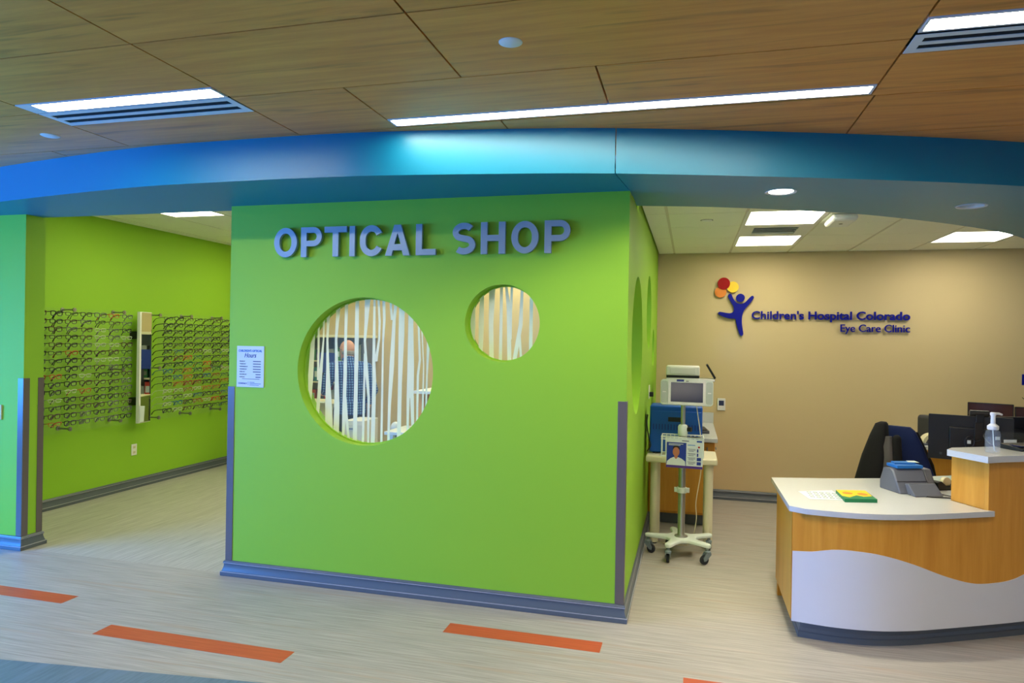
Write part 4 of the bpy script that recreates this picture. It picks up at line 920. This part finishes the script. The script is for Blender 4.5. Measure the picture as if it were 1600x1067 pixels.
for k in range(N+1):
    x = .5535+(2.8-.5535)*k/N; n_ = nrm(x); z = interp(x, wxs_, wzs)
    for off, zz in ((-.004, .098), (-.004, z), (.001, z), (.001, .098)): vs.append((x+n_.x*off, py(x)+n_.y*off, zz))
for k in range(N):
    for j in range(4): fs.append((4*k+j, 4*k+(j+1) % 4, 4*k+4+(j+1) % 4, 4*k+4+j))
fs += [(0, 1, 2, 3), tuple(4*N+j for j in range(4))]
mbw.add(vs, fs).build('wave_panel', 'laminate_white', dk, angle=25)
bx('back_leg', (.56, 4.66, 0), (.60, 4.70, .69), 'maple', dk); 
t = thing('desk_worktop', 'white speckled low worktop of the reception desk', 'countertop', (0, 0, 0))
wt = [(.536, 4.012)]+[p for p in curve(.62, 1.60, -.022, 24)]+[(1.606, 4.268), (1.574, 4.262)]+curve(1.58, 2.8, .245, 12)[:1]+curve(1.6, 2.75, .245, 14)+[(2.6, 5.75), (1.9, 5.35), (1.27, 5.06), (.9, 4.93), (.53, 4.83)]
wt2 = [(.536, 4.012)]+curve(.62, 1.595, -.022, 24)+[(1.56, 4.262)]+curve(1.572, 2.75, .2405, 16)+[(2.62, 5.75), (1.9, 5.37), (1.27, 5.06), (.9, 4.93), (.53, 4.83)]
MB().plate([wt2], .69, .72, XY).build('slab', 'quartz', t, bevel=.003, angle=30)
t = thing('raised_counter_top', 'white speckled raised counter on desk carrying sanitizer bottle', 'countertop', (0, 0, 0))
rt = [(1.424, 4.406), (1.548, 4.185)]+curve(1.62, 2.85, -.03, 20)+curve(1.60, 2.85, .265, 20)[::-1]
MB().plate([rt], .985, 1.02, XY).build('slab', 'quartz', t, bevel=.003, angle=30)

# things on the desk
t = thing('colouring_sheet', 'white printed colouring sheet lying on desk corner', 'paper', (.757, 4.352, .7205), 0)
MB().plate([[(-.12, .063), (.085, .165), (.112, -.10), (-.086, -.135)]], 0, .0015, XY).build('sheet', 'paper', t)
for k in range(5):
    for j in range(4): MB().plate([circ(-.06+.035*k, -.07+.045*j, .013, 12), circ(-.06+.035*k, -.07+.045*j, .010, 12, False)], .0015, .0022, XY).build('line_drawing', 'print_dark', t)
t = thing('crayon_box', 'flat yellow and green crayon box on desk', 'box', (.938, 4.34, .7205), 0)
MB().plate([[(-.088, .10), (.082, .14), (.091, -.095), (-.086, -.14)]], 0, .02, XY).build('carton', 'green_box', t, bevel=.001)
MB().plate([[(-.086, .098), (.080, .137), (.081, -.02), (.03, -.05), (.0, -.02), (-.05, -.09), (-.085, -.06)]], .02, .0208, XY).build('yellow_print', 'yellow_box', t)
for a in (-.04, .04): MB().plate([circ(a, .02, .028, 16)], .0208, .0215, XY).build('round_print', 'orange_ink', t)
ph = thing('desk_phone', 'grey desk phone stand with blue leaflets seen from behind', 'phone', (1.30, 4.66, .7205), math.radians(20))
wdg = [(-.10, 0), (-.05, .155), (-.035, .165), (.10, .06), (.11, 0)]
MB().plate([[(-.09, 0), (-.02, .125), (.0, .14), (.075, .135), (.11, .05), (.11, 0)]], -.115, .085, lambda u, v, d: (d, u, v)).build('body', 'mid_grey', ph, bevel=.008)
MB().plate([[(-.10, .0), (-.165, .0), (-.17, .006), (-.10, .065), (-.07, .06)]], -.075, .10, lambda u, v, d: (d, u, v)).build('foot_stand', 'mid_grey', ph, bevel=.004)
MB().plate([[(-.07, .0), (.0, .135), (.09, .135), (.11, .0)]], .092, .145, lambda u, v, d: (d, u, v)).build('handset', 'mid_grey', ph, bevel=.010)
bx('seam', (-.112, -.055, .066), (.082, -.05, .07), 'dark_grey', ph)
lf_ = thing('leaflet_stack', 'bright blue leaflets lying on top of grey desk phone', 'leaflets', (1.29, 4.69, .8675), math.radians(20))
MB().plate([[(-.09, -.055), (.075, -.055), (.085, .05), (-.085, .055)]], -.005, .012, XY).build('leaflet', 'print_cyan', lf_); MB().plate([[(-.07, .0), (.06, -.01), (.08, .06), (-.05, .065)]], .012, .02, XY).build('leaflet', 'print_cyan', lf_); MB().plate([[(.03, .02), (.09, .0), (.1, .06), (.05, .065)]], .02, .022, XY).build('leaflet', 'paper', lf_)
t = thing('tape_dispenser', 'black tape dispenser beside raised counter', 'tape dispenser', (1.545, 4.80, .7205), math.radians(30))
MB().plate([[(-.09, 0), (.09, 0), (.09, .045), (.05, .05), (.03, .025), (-.02, .025), (-.06, .055), (-.09, .05)]], -.032, .032, XZ).build('base', 'black_plastic', t, bevel=.004)
MB().tube([(-.0, -.012, .045), (-.0, .012, .045)], .030, 20).build('tape_roll', 'cream', t)
t = thing('desk_tray', 'grey paper tray with papers at foot of monitors', 'tray', (1.62, 5.0, .7205), math.radians(30))
bx('tray_base', (-.15, -.11, 0), (.15, .11, .02), 'dark_grey', t, .004); MB().plate([[(-.13, -.09), (.12, -.1), (.14, .09), (-.12, .1)]], .02, .03, XY).build('paper_stack', 'paper', t)
cbm = MB(); cbm.tube(spline([(1.27, 4.52, .726), (1.38, 4.50, .724), (1.48, 4.50, .726), (1.52, 4.52, .724), (1.535, 4.50, .724)], 6), .004, 6); cbm2 = MB(); cbm2.tube(spline([(1.36, 4.60, .726), (1.43, 4.58, .73), (1.50, 4.53, .727), (1.515, 4.47, .724)], 6), .004, 6)
tag(cbm.build('phone_cord', 'black_plastic'), 'front black cable running from phone to raised counter', 'cord'); tag(cbm2.build('phone_cord', 'black_plastic'), 'rear black cable looping from phone to raised counter', 'cord')

# sanitizer pump bottle
clear('bottle_plastic', (225, 235, 240), .10, .05); clear('gel', (215, 230, 245), .06, .03)
t = thing('sanitizer_bottle', 'clear pump bottle of sanitizer with white pump on raised counter', 'bottle', (1.628, 4.345, 1.0205), math.radians(15))
MB().lathe([(.030, 0), (.036, .004), (.037, .012), (.037, .105), (.033, .122), (.018, .132), (.018, .135)], n=28).build('bottle', 'bottle_plastic', t)
MB().lathe([(.033, .004), (.034, .06), (.034, .085)], n=24).build('gel', 'gel', t); MB().tube([(0, 0, .13), (.004, 0, .05), (.012, 0, .012)], .003, 6).build('dip_tube', 'paper', t)
p_ = MB().lathe([(.026, .130), (.028, .134), (.028, .150), (.017, .160), (.012, .164), (.011, .205), (.015, .212), (.015, .222), (.010, .226)], n=24).build('pump', 'white_plastic', t)
MB().tube([(0, 0, .219), (.03, 0, .219), (.05, 0, .213)], [.0075, .007, .005], 10).build('nozzle', 'white_plastic', p_)
bx('label', (-.012, -.0385, .078), (.012, -.0365, .096), 'paper', t)
t = thing('signature_pad', 'black pad lying at right end of raised counter', 'device', (1.86, 4.56, 1.0205), math.radians(28))
MB().plate([[(-.07, 0), (.07, 0), (.07, .03), (-.07, .012)]], -.085, .085, lambda u, v, d: (d, u, v)).build('body', 'black_plastic', t, bevel=.004); bx('screen', (-.06, -.04, .022), (.06, .03, .026), 'screen', t)
cbm = MB(); cbm.tube(spline([(1.80, 4.55, 1.026), (1.73, 4.60, 1.03), (1.70, 4.66, 1.07), (1.72, 4.70, 1.10)], 6), .002, 6); tag(cbm.build('pad_cord', 'black_plastic'), 'thin black cord from signature pad over raised counter', 'cord')

# office chair with jacket
oc = thing('office_chair', 'office chair with navy blue back behind reception desk', 'chair', (1.46, 5.62, 0), math.radians(0))
bk_ = MB()
def slabloft(mb, secs):
    """sections: list of (centre, half width vec, half depth vec, roundness)"""
    n = 20; vs = []
    for c, hw, hd in secs:
        c = Vector(c); hw = Vector(hw); hd = Vector(hd)
        for k in range(n):
            a = 2*PI*k/n; ca, sa = math.cos(a), math.sin(a)
            vs.append(c+hw*math.copysign(abs(ca)**.5, ca)+hd*math.copysign(abs(sa)**.7, sa))
    fs = [(i*n+k, i*n+(k+1) % n, (i+1)*n+(k+1) % n, (i+1)*n+k) for i in range(len(secs)-1) for k in range(n)]
    fs += [tuple(range(n)), tuple((len(secs)-1)*n+k for k in range(n))]
    return mb.add(vs, fs)
# back plane seen three-quarter: width direction and lean
wd_ = Vector((.82, -.57, 0)); dp = Vector((.57, .82, 0))
def cbk(z): return Vector((-.005+(1.02-z)*.42*0.55+.03, -.0, z))
slabloft(bk_, [(cbk(.50), wd_*.16, dp*.02), (cbk(.56), wd_*.19, dp*.03), (cbk(.75), wd_*.165, dp*.032), (cbk(.90), wd_*.14, dp*.03), (cbk(.99), wd_*.115, dp*.028), (cbk(1.015), wd_*.09, dp*.02)])
bk_.build('backrest', 'navy_mesh', oc, angle=50)
sb_ = MB(); slabloft(sb_, [(cbk(.48)+dp*.04, wd_*.17, dp*.012), (cbk(.75)+dp*.045, wd_*.172, dp*.018), (cbk(.98)+dp*.04, wd_*.12, dp*.016)]); sb_.build('back_shell', 'black_plastic', oc, angle=50)
st_ = MB(); slabloft(st_, [((.12, .18, .42), wd_*.2, dp*.18), ((.12, .18, .45), wd_*.24, dp*.22), ((.12, .18, .48), wd_*.22, dp*.2)]); st_.build('seat', 'navy_mesh', oc, angle=50)
MB().lathe([(.03, .1), (.03, .42)], (.12, .18, 0), 16).build('gas_column', 'black_plastic', oc)
MB().tube([(.12, .10, .42), (.10, .02, .40), tuple(cbk(.5)+dp*.06), tuple(cbk(.62)+dp*.06)], .018, 8).build('back_support', 'black_plastic', oc)
for k in range(5):
    a = 2*PI*k/5+.3; e = (.12+.28*math.cos(a), .18+.28*math.sin(a))
    l = MB().tube([(.12, .18, .12), (e[0], e[1], .07)], [.03, .018], 10).build('leg', 'black_plastic', oc); MB().tube([(e[0]-.01, e[1], .027), (e[0]+.012, e[1], .027)], .027, 14).build('wheel', 'rubber', l)
jk = thing('jacket', 'black and grey jacket hung over back of blue chair', 'jacket', (1.33, 5.55, 0))
jm = MB(); slabloft(jm, [((-.05, -.02, .46), wd_*.11, dp*.035), ((-.05, -.02, .60), wd_*.10, dp*.05), ((-.01, -.01, .80), wd_*.085, dp*.055), ((.02, 0, .95), wd_*.06, dp*.05), ((.035, 0, 1.035), wd_*.04, dp*.035), ((.045, 0, 1.05), wd_*.02, dp*.02)])
jm.build('body', 'black_cloth', jk, angle=60)
jm = MB(); slabloft(jm, [((.055, -.075, .48), wd_*.055, dp*.03), ((.06, -.07, .70), wd_*.05, dp*.034), ((.065, -.06, .88), wd_*.035, dp*.03), ((.07, -.05, .95), wd_*.02, dp*.02)]); jm.build('lining', 'grey_cloth', jk, angle=60)
jm = MB(); limb(jm, [(.115, -.085, .94), (.12, -.09, .75), (.125, -.095, .50)], [.03, .034, .03]); remesh(jm, 'sleeve', 'black_cloth', jk, .01, 4)

# monitors seen from behind over the raised counter
def monitor(label, c, rz, w_, h_, back=True, scr='screen', tilt=0, group=None):
    m = thing('monitor', label, 'monitor', c, rz)
    hw = w_/2
    # local -y faces the front desk side (rear of the screen when back=True)
    MB().plate([rrect(hw, h_/2, .006)], -.012, .012, lambda u, v, d: (u, d, v+h_/2+.13)).build('housing', 'black_plastic', m, bevel=.003)
    MB().plate([rrect(hw-.008, h_/2-.008, .003)], .0122 if back else -.0135, .0135 if back else -.0122, lambda u, v, d: (u, d, v+h_/2+.13)).build('screen', scr, m)
    s = -1 if back else 1
    bx('neck', (-.025, min(s*.012, s*.05), .01), (.025, max(s*.012, s*.05), .13+h_*.5), 'black_plastic', m, .004); bx('foot', (-.11, -.08, 0), (.11, .08, .012), 'dark_grey', m, .004)
    if back: bx('rear_cover', (-hw*.5, -.03, .13+h_*.2), (hw*.5, -.012, .13+h_*.75), 'black_plastic', m, .008); bx('badge', (-hw*.72, -.0135, .16), (-hw*.66, -.012, .175), 'dark_grey', m)
    return m
monitor('black monitor seen from behind nearest the blue chair', (1.80, 5.16, .7205), math.radians(-18), .47, .30)
monitor('black monitor seen from behind directly behind sanitizer bottle', (2.10, 5.32, .7205), math.radians(14), .44, .29)
monitor('grey black monitor cut by right edge of picture', (2.46, 5.30, .7205), math.radians(48), .46, .31)
t = thing('webcam', 'black webcam clipped on top of nearest black monitor', 'webcam', (1.845, 5.140, 1.153), math.radians(-10))
MB().tube([(-.055, 0, .018), (.055, 0, .018)], .02, 14).build('body', 'black_plastic', t, bevel=.004); bx('clip', (-.02, -.02, -.075), (.025, -.012, .01), 'black_plastic', t, .003); bx('clip_arm', (-.03, -.035, -.2), (.02, -.028, -.04), 'black_plastic', t, .002)
hs = MB(); ring = [(1.775+.028*math.cos(2*PI*k/20), 5.09, .985+.036*math.sin(2*PI*k/20)) for k in range(22)]; hs.tube(ring, .004, 6, False)
hs.tube([(1.80, 5.09, .985), (1.84, 5.09, 1.0)], .004, 6); ho = tag(hs.build('headset_cord', 'black_plastic'), 'loop of cord with white tag hanging on black monitor', 'cord'); bx('tag', (1.76, 5.083, .975), (1.78, 5.087, .997), 'paper', ho)
t = thing('sign_holder', 'small clear acrylic sign holder behind sanitizer bottle', 'sign holder', (1.93, 4.86, 1.0205 if False else .7205), math.radians(15))
bx('clear_sheet', (-.07, -.003, 0), (.10, .003, .365), 'acrylic', t); bx('label', (-.06, -.0045, .30), (.02, -.003, .32), 'paper', t); bx('foot', (-.07, -.04, 0), (.10, .04, .004), 'acrylic', t)

# back counter by the beige wall with two more screens
t = thing('back_counter', 'white back counter with maple front along beige wall', 'counter', (0, 0, 0))
bx('worktop', (2.0, 6.72, .70), (4.5, YB-.002, .735), 'quartz', t, .003); bx('cabinet_front', (2.03, 6.80, .08), (4.5, YB-.004, .70), 'maple', t); bx('kick', (2.06, 6.85, 0), (4.5, YB-.02, .08), 'base_grey', t)
monitor('brown tinted screen standing on back counter by beige wall', (2.60, 7.0, .7355), math.radians(-26), .34, .245, False, 'screen_brown')
monitor('right brown tinted screen beside webcam on back counter', (2.97, 6.98, .7355), math.radians(-10), .36, .22, False, 'screen_brown')
t = thing('webcam', 'black webcam on top of brown tinted screens', 'webcam', (2.90, 6.94, 1.09), 0)
bx('body', (-.03, -.03, -.005), (.03, .01, .035), 'black_plastic', t, .006); MB().tube([(-.02, 0, .03), (-.08, .0, .085)], .003, 6).build('stalk', 'black_plastic', t); bx('clip', (-.02, -.02, -.04), (.02, -.014, -.004), 'black_plastic', t)
t = thing('desk_speaker', 'dark upright file holder on back counter beside blue chair', 'file holder', (2.09, 6.95, .7355), math.radians(30))
MB().plate([rrect(.055, .125, .03)], -.06, .06, lambda u, v, d: (u, d, v+.125)).build('shell', 'dark_grey', t, bevel=.004); MB().plate([rrect(.035, .09, .02)], -.064, -.058, lambda u, v, d: (u, d, v+.125)).build('opening', 'black_plastic', t)
t = thing('tape_roll', 'cream curved dispenser on back counter beside black monitor', 'dispenser', (2.08, 6.82, .7355), math.radians(20))
ar = [(.09*math.cos(math.radians(a)), .085*math.sin(math.radians(a))+.005) for a in range(20, 171, 10)]
MB().plate([band(ar, .03)], -.03, .03, XZ).build('shell', 'cream', t, bevel=.003); bx('base', (-.1, -.035, 0), (.1, .035, .02), 'mid_grey', t, .004)
